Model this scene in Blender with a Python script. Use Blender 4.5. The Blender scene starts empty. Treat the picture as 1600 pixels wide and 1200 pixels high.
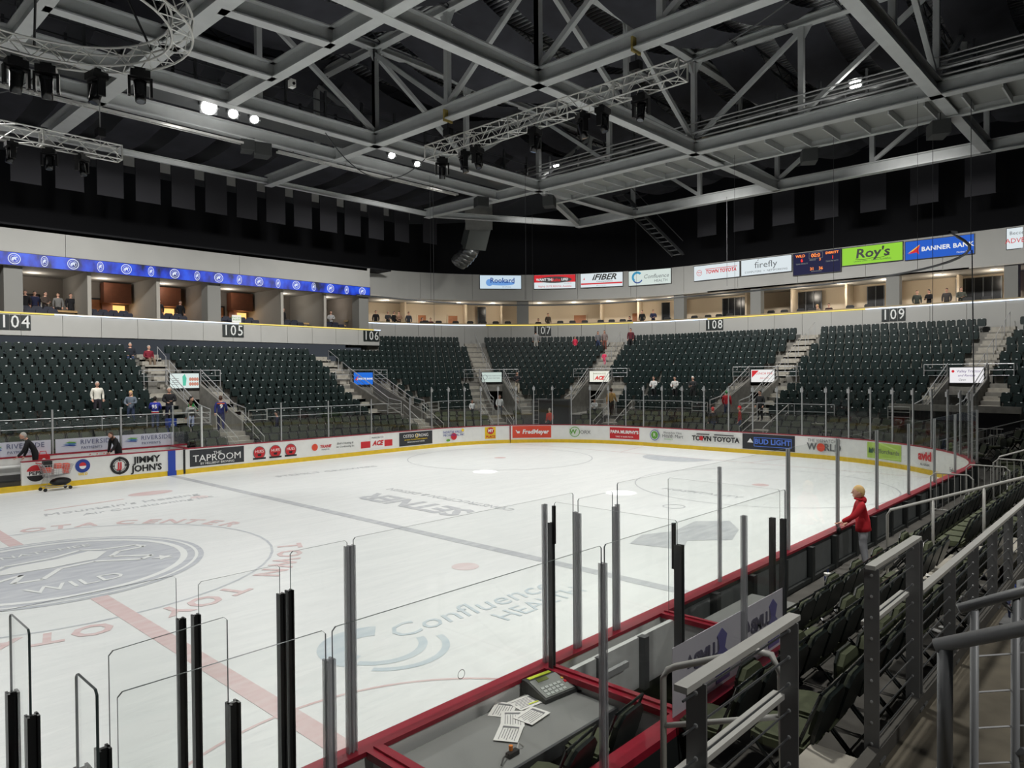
import bpy, bmesh, math, random
from mathutils import Vector, Matrix
random.seed(7)
pi = math.pi
SC = bpy.context.scene
COL = SC.collection

# ---------------------------------------------------------------- camera, world, lights, exposure
def build_camera():
    cx, cy, cz, yaw, pit, rol, f = -4.48667, -18.0444, 4.18914, .81826, -.01462, -.00753, 1116.63
    F = Vector((math.sin(yaw)*math.cos(pit), math.cos(yaw)*math.cos(pit), math.sin(pit)))
    R = F.cross(Vector((0, 0, 1))).normalized(); U = R.cross(F)
    R2 = R*math.cos(rol)+U*math.sin(rol); U2 = -R*math.sin(rol)+U*math.cos(rol)
    cd = bpy.data.cameras.new('camera'); cam = bpy.data.objects.new('camera', cd); COL.objects.link(cam)
    M = Matrix((R2, U2, -F)).transposed().to_4x4(); M.translation = (cx, cy, cz)
    cam.matrix_world = M; cd.sensor_width = 36; cd.lens = 36*f/1600; cd.clip_start = .05; cd.clip_end = 400
    SC.camera = cam
build_camera()
CAM = Vector((-4.48667, -18.0444, 4.18914))
W = bpy.data.worlds.new('world'); SC.world = W; W.use_nodes = True
W.node_tree.nodes['Background'].inputs[0].default_value = (.75, .85, 1, 1)
W.node_tree.nodes['Background'].inputs[1].default_value = .06
SC.view_settings.view_transform = 'Standard'; SC.view_settings.look = 'None'
SC.view_settings.gamma = 1; SC.view_settings.use_curve_mapping = False
SC.view_settings.exposure = 0.0
SC.cycles.transparent_max_bounces = 40
SC.cycles.max_bounces = 8; SC.cycles.diffuse_bounces = 4; SC.cycles.sample_clamp_indirect = 4
def lamp(name, kind, loc, target, power, size=.3, cone=60, blend=.6, col=(1, .98, .94)):
    l = bpy.data.lights.new(name, kind); l.energy = power; l.color = col
    if kind == 'SPOT': l.spot_size = math.radians(cone); l.spot_blend = blend; l.shadow_soft_size = size
    elif kind == 'AREA': l.size = size
    else: l.shadow_soft_size = size
    o = bpy.data.objects.new(name, l); COL.objects.link(o); o.location = loc
    o.rotation_euler = (Vector(target)-Vector(loc)).to_track_quat('-Z', 'Y').to_euler()
    return o
ICE_P, STAND_P = 3900, 5000
# rink floodlights on the four catwalks, aimed at the ice
for x in (-22, -11, 0, 11, 21):
    for y in (-12, 12):
        lamp('rink_floodlight_beam', 'SPOT', (x, y, 14.6), (x*1.0, y*.25, 0), ICE_P, .35, 95, .8)
for y in (-6, 6): lamp('rink_floodlight_beam', 'SPOT', (29.6, y, 14.6), (22, y*.6, 0), ICE_P, .35, 95, .8)
# fill spots added to brighten the stands, without fittings of their own
for x in (-3, 8.2, 23): lamp('hall_fill_beam', 'SPOT', (x, 12.6, 14.6), (x+1, 23, 4), STAND_P*1.25, .4, 110, .8, (1, .98, .95))
for y in (-9, 2, 11): lamp('hall_fill_beam', 'SPOT', (32.2, y, 14.9), (41, y+1, 5), STAND_P*.9, .4, 110, .8, (1, .98, .95))
lamp('hall_fill_beam', 'SPOT', (4, -12.6, 14.8), (5, -16.5, 1), STAND_P*.75, .4, 80, .8, (1, .97, .9))
lamp('hall_fill_beam', 'SPOT', (16, -12.6, 14.8), (15, -15.5, 1), STAND_P*.8, .4, 80, .8, (1, .97, .9))

lamp('hall_fill_beam', 'SPOT', (-2, -27, 13), (3, -14.5, 1.5), 2600, .5, 80, .9, (1, .98, .94)); lamp('hall_fill_beam', 'SPOT', (14, -27, 13), (14, -14.5, 1), 2200, .5, 80, .9, (1, .98, .94))  # added fill from behind the camera for near posts and board backs
# spill round the lit floodlights on the catwalks
for x, p in ((8.95, 45), (10.4, 25), (18.5, 14), (20.2, 12)): lamp('floodlight_spill', 'POINT', (x, 11.9, 14.9), (x, 0, 0), p, .2)
for y, p in ((9.85, 12), (-7.4, 30)): lamp('floodlight_spill', 'POINT', (28.9, y, 16.6), (0, y, 0), p, .2)
for q, t_, p_ in (((32.6, -7, 14.8), (46, -8, 8), 1500), ((32.6, 3, 14.8), (46, 4, 8), 1500), ((31.5, 13, 14.8), (41, 22, 8), 1500), ((24, 14.8, 14.6), (26, 28.5, 8), 1100), ((11, 14.8, 14.6), (12, 27, 8), 1000), ((0, 14.8, 14.6), (4, 27, 8), 900)): lamp('fascia_fill', 'SPOT', q, t_, p_, .4, 95, .9)  # spots added only to brighten the fascias, no fittings modelled
# ---------------------------------------------------------------- materials
def lin(c):
    return tuple(((v/255)/12.92 if v/255 <= .04045 else ((v/255+.055)/1.055)**2.4) for v in c)+(1,)
MATS = {}
def mat(name, rgb, rough=.6, metal=0, emit=0, noise=0, nscale=6, bump=0, spec=.5, coat=0):
    if name in MATS: return MATS[name]
    m = bpy.data.materials.new(name); m.use_nodes = True; nt = m.node_tree; b = nt.nodes['Principled BSDF']
    c = lin(rgb); b.inputs['Base Color'].default_value = c; b.inputs['Roughness'].default_value = rough
    b.inputs['Metallic'].default_value = metal; b.inputs['Specular IOR Level'].default_value = spec
    if coat: b.inputs['Coat Weight'].default_value = coat
    if emit:
        b.inputs['Emission Color'].default_value = c; b.inputs['Emission Strength'].default_value = emit
    if noise or bump:
        tc = nt.nodes.new('ShaderNodeTexCoord'); nz = nt.nodes.new('ShaderNodeTexNoise')
        nz.inputs['Scale'].default_value = nscale; nz.inputs['Detail'].default_value = 4
        nt.links.new(tc.outputs['Object'], nz.inputs['Vector'])
        if noise:
            rp = nt.nodes.new('ShaderNodeValToRGB')
            rp.color_ramp.elements[0].position = .3; rp.color_ramp.elements[1].position = .7
            rp.color_ramp.elements[0].color = tuple(v*(1-noise) for v in c[:3])+(1,)
            rp.color_ramp.elements[1].color = tuple(min(1, v*(1+noise)) for v in c[:3])+(1,)
            nt.links.new(nz.outputs['Fac'], rp.inputs[0]); nt.links.new(rp.outputs[0], b.inputs['Base Color'])
        if bump:
            bp = nt.nodes.new('ShaderNodeBump'); bp.inputs['Strength'].default_value = bump
            nt.links.new(nz.outputs['Fac'], bp.inputs['Height']); nt.links.new(bp.outputs[0], b.inputs['Normal'])
    MATS[name] = m; return m
def screen(name, rgb, e=.9):
    if name in MATS: return MATS[name]
    m = bpy.data.materials.new(name); m.use_nodes = True; b = m.node_tree.nodes['Principled BSDF']; c = lin(rgb)
    b.inputs['Base Color'].default_value = (.01, .01, .01, 1); b.inputs['Roughness'].default_value = .6; b.inputs['Specular IOR Level'].default_value = .1
    b.inputs['Emission Color'].default_value = c; b.inputs['Emission Strength'].default_value = e
    MATS[name] = m; return m
def glass(name, tint=(.975, .985, .98), gloss=.9, rough=.02):
    m = bpy.data.materials.new(name); m.use_nodes = True; nt = m.node_tree; nt.nodes.clear()
    out = nt.nodes.new('ShaderNodeOutputMaterial'); mx = nt.nodes.new('ShaderNodeMixShader')
    tr = nt.nodes.new('ShaderNodeBsdfTransparent'); tr.inputs[0].default_value = tint+(1,)
    gl = nt.nodes.new('ShaderNodeBsdfGlossy'); gl.inputs['Roughness'].default_value = rough
    gl.inputs[0].default_value = (gloss, gloss, gloss, 1)
    lw = nt.nodes.new('ShaderNodeLayerWeight'); lw.inputs[0].default_value = .5
    pw = nt.nodes.new('ShaderNodeMath'); pw.operation = 'POWER'; pw.inputs[1].default_value = 4.5; nt.links.new(lw.outputs['Facing'], pw.inputs[0])
    fr = nt.nodes.new('ShaderNodeMath'); fr.operation = 'MULTIPLY_ADD'; fr.inputs[1].default_value = .35; fr.inputs[2].default_value = .018; nt.links.new(pw.outputs[0], fr.inputs[0])
    nt.links.new(fr.outputs[0], mx.inputs[0]); nt.links.new(tr.outputs[0], mx.inputs[1]); nt.links.new(gl.outputs[0], mx.inputs[2])
    nt.links.new(mx.outputs[0], out.inputs[0]); MATS[name] = m; return m
def ice_material():
    m = bpy.data.materials.new('ice'); m.use_nodes = True; nt = m.node_tree; b = nt.nodes['Principled BSDF']; N = nt.nodes.new; L = nt.links.new
    tc = N('ShaderNodeTexCoord'); mp = N('ShaderNodeMapping'); mp.inputs['Scale'].default_value = (.35, 2.2, 1); mp.inputs['Rotation'].default_value = (0, 0, .5)
    L(tc.outputs['Object'], mp.inputs[0])
    n1 = N('ShaderNodeTexNoise'); n1.inputs['Scale'].default_value = 1.4; n1.inputs['Detail'].default_value = 8; n1.inputs['Roughness'].default_value = .65; n1.inputs['Distortion'].default_value = 1.2
    L(mp.outputs[0], n1.inputs['Vector'])
    r1 = N('ShaderNodeValToRGB'); e = r1.color_ramp.elements; e[0].position = .3; e[1].position = .72
    e[0].color = (.70, .73, .73, 1); e[1].color = (.79, .815, .81, 1); L(n1.outputs['Fac'], r1.inputs[0])
    # skate scratches: thin pale and grey hairlines in several directions
    last = r1.outputs[0]
    for i, (rot, sc) in enumerate(((.3, 5), (1.4, 7), (2.3, 6))):
        mq = N('ShaderNodeMapping'); mq.inputs['Rotation'].default_value = (0, 0, rot); mq.inputs['Scale'].default_value = (.12, 1.1, 1)
        L(tc.outputs['Object'], mq.inputs[0]); v = N('ShaderNodeTexNoise'); v.inputs['Scale'].default_value = sc; v.inputs['Detail'].default_value = 3; v.inputs['Distortion'].default_value = .6
        L(mq.outputs[0], v.inputs['Vector']); q = N('ShaderNodeValToRGB'); ee = q.color_ramp.elements
        ee[0].position = .495; ee[0].color = (0, 0, 0, 1); ee[1].position = .502; ee[1].color = (.22, .22, .22, 1)
        k = q.color_ramp.elements.new(.512); k.color = (0, 0, 0, 1); L(v.outputs['Fac'], q.inputs[0])
        mx = N('ShaderNodeMixRGB'); L(q.outputs[0], mx.inputs[0]); L(last, mx.inputs[1]); mx.inputs[2].default_value = ((.45, .48, .5, 1), (.93, .95, .95, 1), (.5, .53, .55, 1))[i]
        last = mx.outputs[0]
    L(last, b.inputs['Base Color']); b.inputs['Roughness'].default_value = .42; b.inputs['Specular IOR Level'].default_value = .35
    bp = N('ShaderNodeBump'); bp.inputs['Strength'].default_value = .05; L(n1.outputs['Fac'], bp.inputs['Height']); L(bp.outputs[0], b.inputs['Normal'])
    MATS['ice'] = m; return m
ice = ice_material()
def ice_paint(name, rgb):
    """colour painted under the ice, worn through by a noise"""
    m = bpy.data.materials.new(name); m.use_nodes = True; nt = m.node_tree; b = nt.nodes['Principled BSDF']; N = nt.nodes.new; L = nt.links.new
    tc = N('ShaderNodeTexCoord'); n = N('ShaderNodeTexNoise'); n.inputs['Scale'].default_value = 3; n.inputs['Detail'].default_value = 7
    mp = N('ShaderNodeMapping'); mp.inputs['Scale'].default_value = (.5, 2, 1); L(tc.outputs['Object'], mp.inputs[0]); L(mp.outputs[0], n.inputs['Vector'])
    r = N('ShaderNodeValToRGB'); c = lin(rgb); e = r.color_ramp.elements; e[0].position = .3; e[1].position = .75
    e[0].color = c; e[1].color = tuple(v*.55+w*.45 for v, w in zip(c[:3], (.78, .81, .8)))+(1,)
    L(n.outputs['Fac'], r.inputs[0]); L(r.outputs[0], b.inputs['Base Color']); b.inputs['Roughness'].default_value = .42; b.inputs['Specular IOR Level'].default_value = .35
    MATS[name] = m; return m
ice_red = ice_paint('ice_red', (208, 178, 178)); ice_blue = ice_paint('ice_blue', (176, 182, 190)); ice_grey = ice_paint('ice_grey', (172, 176, 182))
ice_navy = ice_paint('ice_navy', (174, 179, 188)); ice_teal = ice_paint('ice_teal', (184, 198, 206)); ice_pink = ice_paint('ice_pink', (214, 196, 196)); ice_white = ice_paint('ice_white', (226, 230, 229))
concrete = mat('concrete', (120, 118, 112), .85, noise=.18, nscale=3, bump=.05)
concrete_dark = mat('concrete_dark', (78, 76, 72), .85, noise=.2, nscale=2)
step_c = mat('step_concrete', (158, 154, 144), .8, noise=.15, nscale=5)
board_white = mat('board_white', (232, 233, 230), .35, noise=.03, nscale=3)
kick_yellow = mat('kick_yellow', (226, 190, 40), .4, noise=.08, nscale=5)
cap_red = mat('cap_red', (150, 28, 48), .4, noise=.08)
steel = mat('aluminium', (172, 173, 174), .4, .25); steel_d = mat('dark_aluminium', (78, 80, 82), .4, .3)
white_tube = mat('white_tube', (176, 176, 172), .45, .1); black = mat('black', (14, 14, 16), .5); black_gloss = mat('black_gloss', (16, 17, 19), .25)
truss_grey = mat('truss_grey', (192, 195, 195), .6, noise=.06, nscale=1.5)
alu_truss = mat('bright_aluminium', (214, 214, 210), .35, .35)
deck_m = mat('roof_deck', (96, 98, 104), .7); drape_m = mat('black_drape', (56, 57, 64), .9, noise=.2, nscale=1)
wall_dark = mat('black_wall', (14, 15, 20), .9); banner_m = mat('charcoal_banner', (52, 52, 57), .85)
fascia_m = mat('fascia_grey', (166, 166, 162), .75, noise=.03, nscale=.8); fascia_l = mat('fascia_panel', (172, 172, 168), .75, noise=.04, nscale=1)
seat_m = mat('stadium_seat_green', (22, 37, 36), .42, noise=.1, nscale=3); seat_in = mat('seat_shell', (20, 32, 31), .45); plate_m = mat('seat_number_white', (225, 228, 230), .4)
pad_m = mat('olive_upholstery', (74, 80, 58), .85, noise=.12, nscale=14); shell_m = mat('dark_green_shell', (13, 22, 20), .32); frame_m = mat('chair_frame', (24, 28, 28), .22, .2)
cream = mat('cream_wall', (196, 180, 156), .8); wood = mat('wood', (150, 92, 50), .5, noise=.15, nscale=4); wood_d = mat('cabinet_wood', (112, 66, 44), .5, noise=.15, nscale=4)
carpet = mat('suite_wall', (136, 128, 120), .9); navy = mat('navy_seat', (22, 26, 44), .6); ceil_m = mat('suite_ceiling', (176, 172, 164), .9)
silver = mat('silver_duct', (150, 152, 152), .3, .8, noise=.1, nscale=2); white_p = mat('paper', (230, 230, 226), .7)
led_w = screen('led_strip_white', (220, 235, 255), 2.2); led_y = screen('led_strip_yellow', (250, 225, 110), 1.3)
flood_e = screen('floodlight_lens', (255, 253, 244), 60); down_e = screen('downlight', (255, 244, 220), 7); warm_e = screen('counter_light', (255, 190, 110), 1.6)
G = glass('shield_glass'); G_near = glass('near_shield_glass', (.988, .993, .99), .9, .01)
glass_edge = mat('glass_edge', (70, 84, 84), .3)

# ---------------------------------------------------------------- mesh builder
class MB:
    def __init__(s): s.v = []; s.f = []; s.m = []; s.M = Matrix.Identity(4)
    def add(s, vs, fs, mi=0):
        b = len(s.v); s.v += [tuple(s.M @ Vector(v)) for v in vs]
        s.f += [tuple(i+b for i in f) for f in fs]; s.m += [mi]*len(fs); return s
    def box(s, c, d, mi=0, rz=0, taper=1):
        x, y, z = d[0]/2, d[1]/2, d[2]/2; vs = []
        for k in (-1, 1):
            t = 1 if k < 0 else taper
            for a, b in ((-1, -1), (1, -1), (1, 1), (-1, 1)):
                px, py = a*x*t, b*y*t
                vs.append((c[0]+px*math.cos(rz)-py*math.sin(rz), c[1]+px*math.sin(rz)+py*math.cos(rz), c[2]+k*z))
        return s.add(vs, [(3, 2, 1, 0), (4, 5, 6, 7), (0, 1, 5, 4), (1, 2, 6, 5), (2, 3, 7, 6), (3, 0, 4, 7)], mi)
    def bar(s, a, b, w, h, mi=0, up=(0, 0, 1)):
        a, b = Vector(a), Vector(b); d = (b-a).normalized(); up = Vector(up)
        if abs(d.dot(up)) > .98: up = Vector((1, 0, 0))
        r = d.cross(up).normalized(); u = r.cross(d); vs = []
        for p in (a, b):
            for i, j in ((-1, -1), (1, -1), (1, 1), (-1, 1)): vs.append(p+r*(i*w/2)+u*(j*h/2))
        return s.add(vs, [(3, 2, 1, 0), (4, 5, 6, 7), (0, 1, 5, 4), (1, 2, 6, 5), (2, 3, 7, 6), (3, 0, 4, 7)], mi)
    def tube(s, pts, r, n=8, mi=0, r2=None):
        pts = [Vector(p) for p in pts]; L = len(pts); b = len(s.v); fs = []; vs = []
        ref = Vector((0, 0, 1))
        for i, p in enumerate(pts):
            d = (pts[min(i+1, L-1)]-pts[max(i-1, 0)]).normalized()
            if abs(d.dot(ref)) > .95: rr = d.cross(Vector((1, 0, 0))).normalized()
            else: rr = d.cross(ref).normalized()
            if i and rr.dot(pr) < 0: rr = -rr
            pr = rr; u = rr.cross(d); R = r if r2 is None else r+(r2-r)*i/(L-1)
            for k in range(n):
                a = 2*pi*k/n; vs.append(p+rr*(R*math.cos(a))+u*(R*math.sin(a)))
        for i in range(L-1):
            for k in range(n):
                k2 = (k+1) % n; fs.append((i*n+k, i*n+k2, (i+1)*n+k2, (i+1)*n+k))
        fs.append(tuple(range(n-1, -1, -1))); fs.append(tuple((L-1)*n+k for k in range(n)))
        return s.add(vs, fs, mi)
    def prism(s, poly, z0, z1, mi=0):
        n = len(poly); return s.add([(x, y, z0) for x, y in poly]+[(x, y, z1) for x, y in poly],
            [tuple(range(n-1, -1, -1)), tuple(range(n, 2*n))]+[(i, (i+1) % n, n+(i+1) % n, n+i) for i in range(n)], mi)
    def slab(s, poly, y0, y1, mi=0):      # outline in xz, thickness along y
        n = len(poly); return s.add([(x, y0, z) for x, z in poly]+[(x, y1, z) for x, z in poly],
            [tuple(range(n)), tuple(range(2*n-1, n-1, -1))]+[((i+1) % n, i, n+i, n+(i+1) % n) for i in range(n)], mi)
    def ball(s, c, r, mi=0, nu=8, nv=6):
        vs = [(c[0], c[1], c[2]-r[2])]; fs = []
        for j in range(1, nv):
            t = -pi/2+pi*j/nv
            for i in range(nu): a = 2*pi*i/nu; vs.append((c[0]+r[0]*math.cos(t)*math.cos(a), c[1]+r[1]*math.cos(t)*math.sin(a), c[2]+r[2]*math.sin(t)))
        vs.append((c[0], c[1], c[2]+r[2])); T = len(vs)-1
        for i in range(nu):
            i2 = (i+1) % nu; fs.append((0, 1+i2, 1+i)); fs.append((T, T-nu+i, T-nu+i2))
            for j in range(nv-2): fs.append((1+j*nu+i, 1+j*nu+i2, 1+(j+1)*nu+i2, 1+(j+1)*nu+i))
        return s.add(vs, fs, mi)
    def disc(s, c, r, mi=0, n=24, ry=None, z=0):
        ry = ry or r; return s.add([(c[0]+r*math.cos(2*pi*i/n), c[1]+ry*math.sin(2*pi*i/n), c[2] if len(c) > 2 else z) for i in range(n)], [tuple(range(n))], mi)
    def ring(s, c, r0, r1, mi=0, n=48, a0=0, a1=2*pi, z=0):
        vs = []; fs = []
        for i in range(n+1):
            a = a0+(a1-a0)*i/n
            for r in (r0, r1): vs.append((c[0]+r*math.cos(a), c[1]+r*math.sin(a), z))
        for i in range(n): fs.append((2*i, 2*i+1, 2*i+3, 2*i+2))
        return s.add(vs, fs, mi)
    def mesh(s, name, mats, smooth=False):
        me = bpy.data.meshes.new(name); me.from_pydata(s.v, [], s.f)
        for m in (mats if isinstance(mats, (list, tuple)) else [mats]): me.materials.append(m)
        if any(s.m): me.polygons.foreach_set('material_index', s.m)
        if smooth: me.polygons.foreach_set('use_smooth', [True]*len(s.f))
        me.update(); return me
    def build(s, name, mats, parent=None, smooth=False, M=None):
        o = bpy.data.objects.new(name, s.mesh(name, mats, smooth)); COL.objects.link(o)
        if parent: o.parent = parent
        if M is not None: o.matrix_local = M
        return o
def tag(o, label=None, cat=None, group=None, kind=None):
    if label: o['label'] = label
    if cat: o['category'] = cat
    if group: o['group'] = group
    if kind: o['kind'] = kind
    return o
def empty(name, loc=(0, 0, 0), rz=0, M=None, label=None, cat=None, group=None, kind=None):
    o = bpy.data.objects.new(name, None); COL.objects.link(o); o.empty_display_size = .2
    if M is not None: o.matrix_world = M
    else: o.location = loc; o.rotation_euler = (0, 0, rz)
    return tag(o, label, cat, group, kind)
ONES = 'zeroth first second third fourth fifth sixth seventh eighth ninth tenth eleventh twelfth thirteenth fourteenth fifteenth sixteenth seventeenth eighteenth nineteenth'.split()
TENS = {20: ('twentieth', 'twenty'), 30: ('thirtieth', 'thirty'), 40: ('fortieth', 'forty'), 50: ('fiftieth', 'fifty'), 60: ('sixtieth', 'sixty'), 70: ('seventieth', 'seventy'), 80: ('eightieth', 'eighty'), 90: ('ninetieth', 'ninety')}
def nth(n):
    if n < 20: return ONES[n]
    t = n//10*10; return TENS[t][0] if n == t else TENS[t][1]+'-'+ONES[n-t]
def copy_tree(o, parent=None, kids=None):
    c = o.copy(); COL.objects.link(c)
    if parent: c.parent = parent
    for ch in (kids if kids is not None else o.children): copy_tree(ch, c)
    return c
def text(body, size, m, parent, M, ext=.004, shear=0, align='CENTER', sx=1, off=0, name='lettering', space=1):
    cu = bpy.data.curves.new(name, 'FONT'); cu.body = body; cu.size = size; cu.extrude = ext; cu.shear = shear; cu.offset = off
    cu.align_x = align; cu.align_y = 'CENTER'; cu.resolution_u = 2; cu.materials.append(m); cu.space_character = space
    tmp = bpy.data.objects.new(name, cu); me = bpy.data.meshes.new_from_object(tmp); me.name = name; bpy.data.objects.remove(tmp); bpy.data.curves.remove(cu)
    o = bpy.data.objects.new(name, me); COL.objects.link(o)
    if parent: o.parent = parent
    o.matrix_local = M @ Matrix.Diagonal((sx, 1, 1, 1)); return o
def T(x, y, z=0): return Matrix.Translation((x, y, z))
def RX(a): return Matrix.Rotation(a, 4, 'X')
def RZ(a): return Matrix.Rotation(a, 4, 'Z')
UPR = RX(pi/2)      # lays XY drawings upright in XZ, facing -Y

# ---------------------------------------------------------------- paths
BR, BL, BW = 8.5, 30.5, 13.0
BQ = pi*BR/2
def bpath(s, off=0):
    """dasher boards: s=0 at (0,13), clockwise seen from above. returns x, y, heading angle"""
    a = BL-BR
    if s < a: return s, BW+off, 0.
    s -= a
    if s < BQ: t = s/BR; return a+(BR+off)*math.sin(t), BW-BR+(BR+off)*math.cos(t), t
    s -= BQ
    if s < 9: return BL+off, 4.5-s, pi/2
    s -= 9
    if s < BQ: t = s/BR; return a+(BR+off)*math.cos(t), -4.5-(BR+off)*math.sin(t), pi/2+t
    s -= BQ; return a-s, -BW-off, pi
def tpath(s, off=0):
    """stands: s=0 at (26.3, 29.2), measured on the back wall"""
    q = 20.2*pi/2
    if s < 0: return 26.3+s, 29.2+off, 0.
    if s < q: t = s/20.2; return 26.3+(20.2+off)*math.sin(t), 9+(20.2+off)*math.cos(t), t
    s -= q
    if s < 18: return 46.5+off, 9-s, pi/2
    s -= 18; t = s/20.2
    return 26.3+(20.2+off)*math.cos(t), -9-(20.2+off)*math.sin(t), pi/2+t
def pframe(path, s, off=0, z=0):
    """X along the path, Y up, Z inwards (towards the ice)"""
    x, y, t = path(s, off); X = Vector((math.cos(t), -math.sin(t), 0)); Y = Vector((0, 0, 1)); Z = X.cross(Y)
    M = Matrix((X, Y, Z)).transposed().to_4x4(); M.translation = (x, y, z); return M
def oframe(path, s, off=0, z=0):
    """X along the path, Y outwards, Z up"""
    x, y, t = path(s, off); M = RZ(-t); M.translation = (x, y, z); return M
def samples(a, b, step, extra=()):
    n = max(1, int(math.ceil((b-a)/step))); return [a+(b-a)*i/n for i in range(n+1)]
def sweep(mb, path, s0, s1, prof, step=.8, mi=0, closed=True):
    """prof: list of (off, z), swept along path"""
    S = samples(s0, s1, step); n = len(prof); vs = []; fs = []
    for s in S:
        for off, z in prof: x, y, t = path(s, off); vs.append((x, y, z))
    for i in range(len(S)-1):
        for k in range(n if closed else n-1):
            k2 = (k+1) % n; fs.append((i*n+k, i*n+k2, (i+1)*n+k2, (i+1)*n+k))
    if closed: fs.append(tuple(range(n-1, -1, -1))); fs.append(tuple((len(S)-1)*n+k for k in range(n)))
    return mb.add(vs, fs, mi)
def rect(o0, o1, z0, z1): return [(o0, z0), (o1, z0), (o1, z1), (o0, z1)]

# ================================================================ SETTING
MB().box((10, 0, -.3), (110, 80, .5)).build('floor', concrete_dark); tag(bpy.data.objects['floor'], kind='structure')
# ice sheet with its markings as parts
mb = MB(); out = [bpath(s)[:2] for s in samples(0, 22+BQ*2+9+22, .5)]
poly = out+[(-34, -13), (-34, 13)]; mb.prism(poly, -.03, 0); icef = mb.build('floor_ice', ice); tag(icef, 'white scratched ice sheet of the rink', kind='structure')
def mark(m, mm, name='ice_marking', z=.004):
    o = m.build(name, mm, icef); o.location.z = z; return o
mark(MB().box((0, 0, 0), (.3, 25.9, .002)), ice_red, 'centre_line')
mark(MB().box((7.62, 0, 0), (.3, 25.9, .002)), ice_grey, 'blue_line')
mark(MB().box((26.9, 0, 0), (.05, 24, .002)), ice_red, 'goal_line')
mark(MB().ring((0, 0), 4.54, 4.6), ice_blue, 'centre_circle')
mark(MB().ring((0, -13), 3.02, 3.07, a0=.05, a1=pi-.05), ice_red, 'referee_crease')
for y in (6.7, -6.7):
    mark(MB().ring((21.03, y), 4.54, 4.59), ice_grey, 'faceoff_circle')
    mark(MB().disc((6.1, y, 0), .3), ice_pink, 'faceoff_spot'); mark(MB().disc((21.03, y, 0), .3), ice_red, 'faceoff_spot')
mark(MB().ring((26.9, 0), .0, 1.83, a0=pi/2, a1=3*pi/2), ice_blue, 'goal_crease')
mark(MB().bar((26.95, 3.55, 0), (30.4, 4.3, 0), .05, .002), ice_red, 'trapezoid_line'); mark(MB().bar((26.95, -3.55, 0), (30.4, -4.3, 0), .05, .002), ice_red, 'trapezoid_line')
# centre emblem: grey roundel, white ring, inner plate with running horse shape and a star
lg = MB(); lg.disc((0, 0, 0), 3.05, 0, 64); mark(lg, ice_navy, 'centre_emblem', .006)
mark(MB().ring((0, 0), 2.55, 2.7, n=64), ice_white, 'emblem_ring', .009); mark(MB().ring((0, 0), 2.86, 2.93, n=64), ice_white, 'emblem_ring', .009)
h = MB()
hp = [(-2.1, -.9), (-1.5, -.2), (-1.9, .5), (-1.2, .35), (-.7, .9), (.2, .95), (.9, 1.3), (1.3, 1.0), (2.0, .9), (2.1, .55), (1.5, .5), (1.2, .1), (1.9, -.5), (1.6, -.7), (.8, -.1), (.1, -.2), (-.4, -.9), (-.9, -.8), (-.6, -.2), (-1.2, -.5), (-1.6, -1.2)]
for i in range(len(hp)-1): h.bar(hp[i]+(0,), hp[i+1]+(0,), .12, .002)
h.prism([(-1.2, .2), (-.6, .7), (.3, .75), (1, 1.05), (1.3, .7), (.9, .1), (0, 0), (-.7, .05)], 0, .002)
h.prism([(2.0+.25*math.cos(pi/2+k*pi/5)*(1 if k % 2 == 0 else .4), -.9+.25*math.sin(pi/2+k*pi/5)*(1 if k % 2 == 0 else .4)) for k in range(10)], 0, .002)
mark(h, ice_white, 'emblem_horse', .012)
text('WENATCHEE', .42, ice_white, icef, T(0, 1.75, .013), .001, name='emblem_lettering'); text('WILD', .7, ice_white, icef, T(0, -1.75, .013), .001, name='emblem_lettering')
for ch, a in [('T', 119), ('O', 111), ('Y', 103), ('O', 81), ('T', 73.6), ('A', 66.2), ('C', 54.9), ('E', 46.9), ('N', 39.7), ('T', 32.8), ('E', 25.3), ('R', 17.6),
              ('T', -25), ('O', -34), ('W', -43.5), ('N', -52.5), ('T', -67.7), ('O', -75.6), ('Y', -82.5), ('O', -97.7), ('T', -105), ('A', -112.5)]:
    r = math.radians(a); text(ch, .78, ice_red, icef, T(4.95*math.cos(r), 4.95*math.sin(r), .006) @ RZ(r-pi/2), .001, off=.02, name='ring_letter')
# sponsor markings in the ice
text('SETNER', 1.45, ice_grey, icef, T(10.15, .1, .006) @ RZ(pi/2), .001, off=.05, sx=1.0, name='ice_lettering')
text('CONSTRUCTION & DESIGN', .5, ice_grey, icef, T(11.5, .0, .006) @ RZ(pi/2), .001, name='ice_lettering')
text('Confluence', .82, ice_teal, icef, T(4.35, -8.85, .006) @ RZ(-.04), .001, shear=.25, name='ice_lettering')
text('HEALTH', .62, ice_teal, icef, T(5.35, -9.55, .006), .001, name='ice_lettering')
sw = MB(); sw.ring((2.05, -8.95), .42, .85, a0=.9, a1=pi+.5); sw.ring((2.1, -9.0), .62, .76, a0=pi+.5, a1=2*pi-.3); sw.ring((2.2, -9.2), .78, .9, a0=pi+.6, a1=2*pi-.2); mark(sw, ice_teal, 'ice_swirl')
text("Mountain's Heating", .62, ice_grey, icef, T(3.9, 7.2, .006) @ RZ(.06), .001, shear=.2, name='ice_lettering'); text('Air Conditioning Inc', .5, ice_grey, icef, T(4.4, 6.4, .006) @ RZ(.06), .001, shear=.2, name='ice_lettering')
mark(MB().disc((5.3, 8.9, 0), .75, ry=.45), ice_red, 'ice_roundel'); mark(MB().bar((1.8, 8.0, 0), (4.2, 8.3, 0), .12, .002), ice_red, 'ice_stripe')
text('STEMILT GROWERS', .55, ice_grey, icef, T(12.7, 9.0, .006) @ RZ(-.08), .001, name='ice_lettering')
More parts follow.
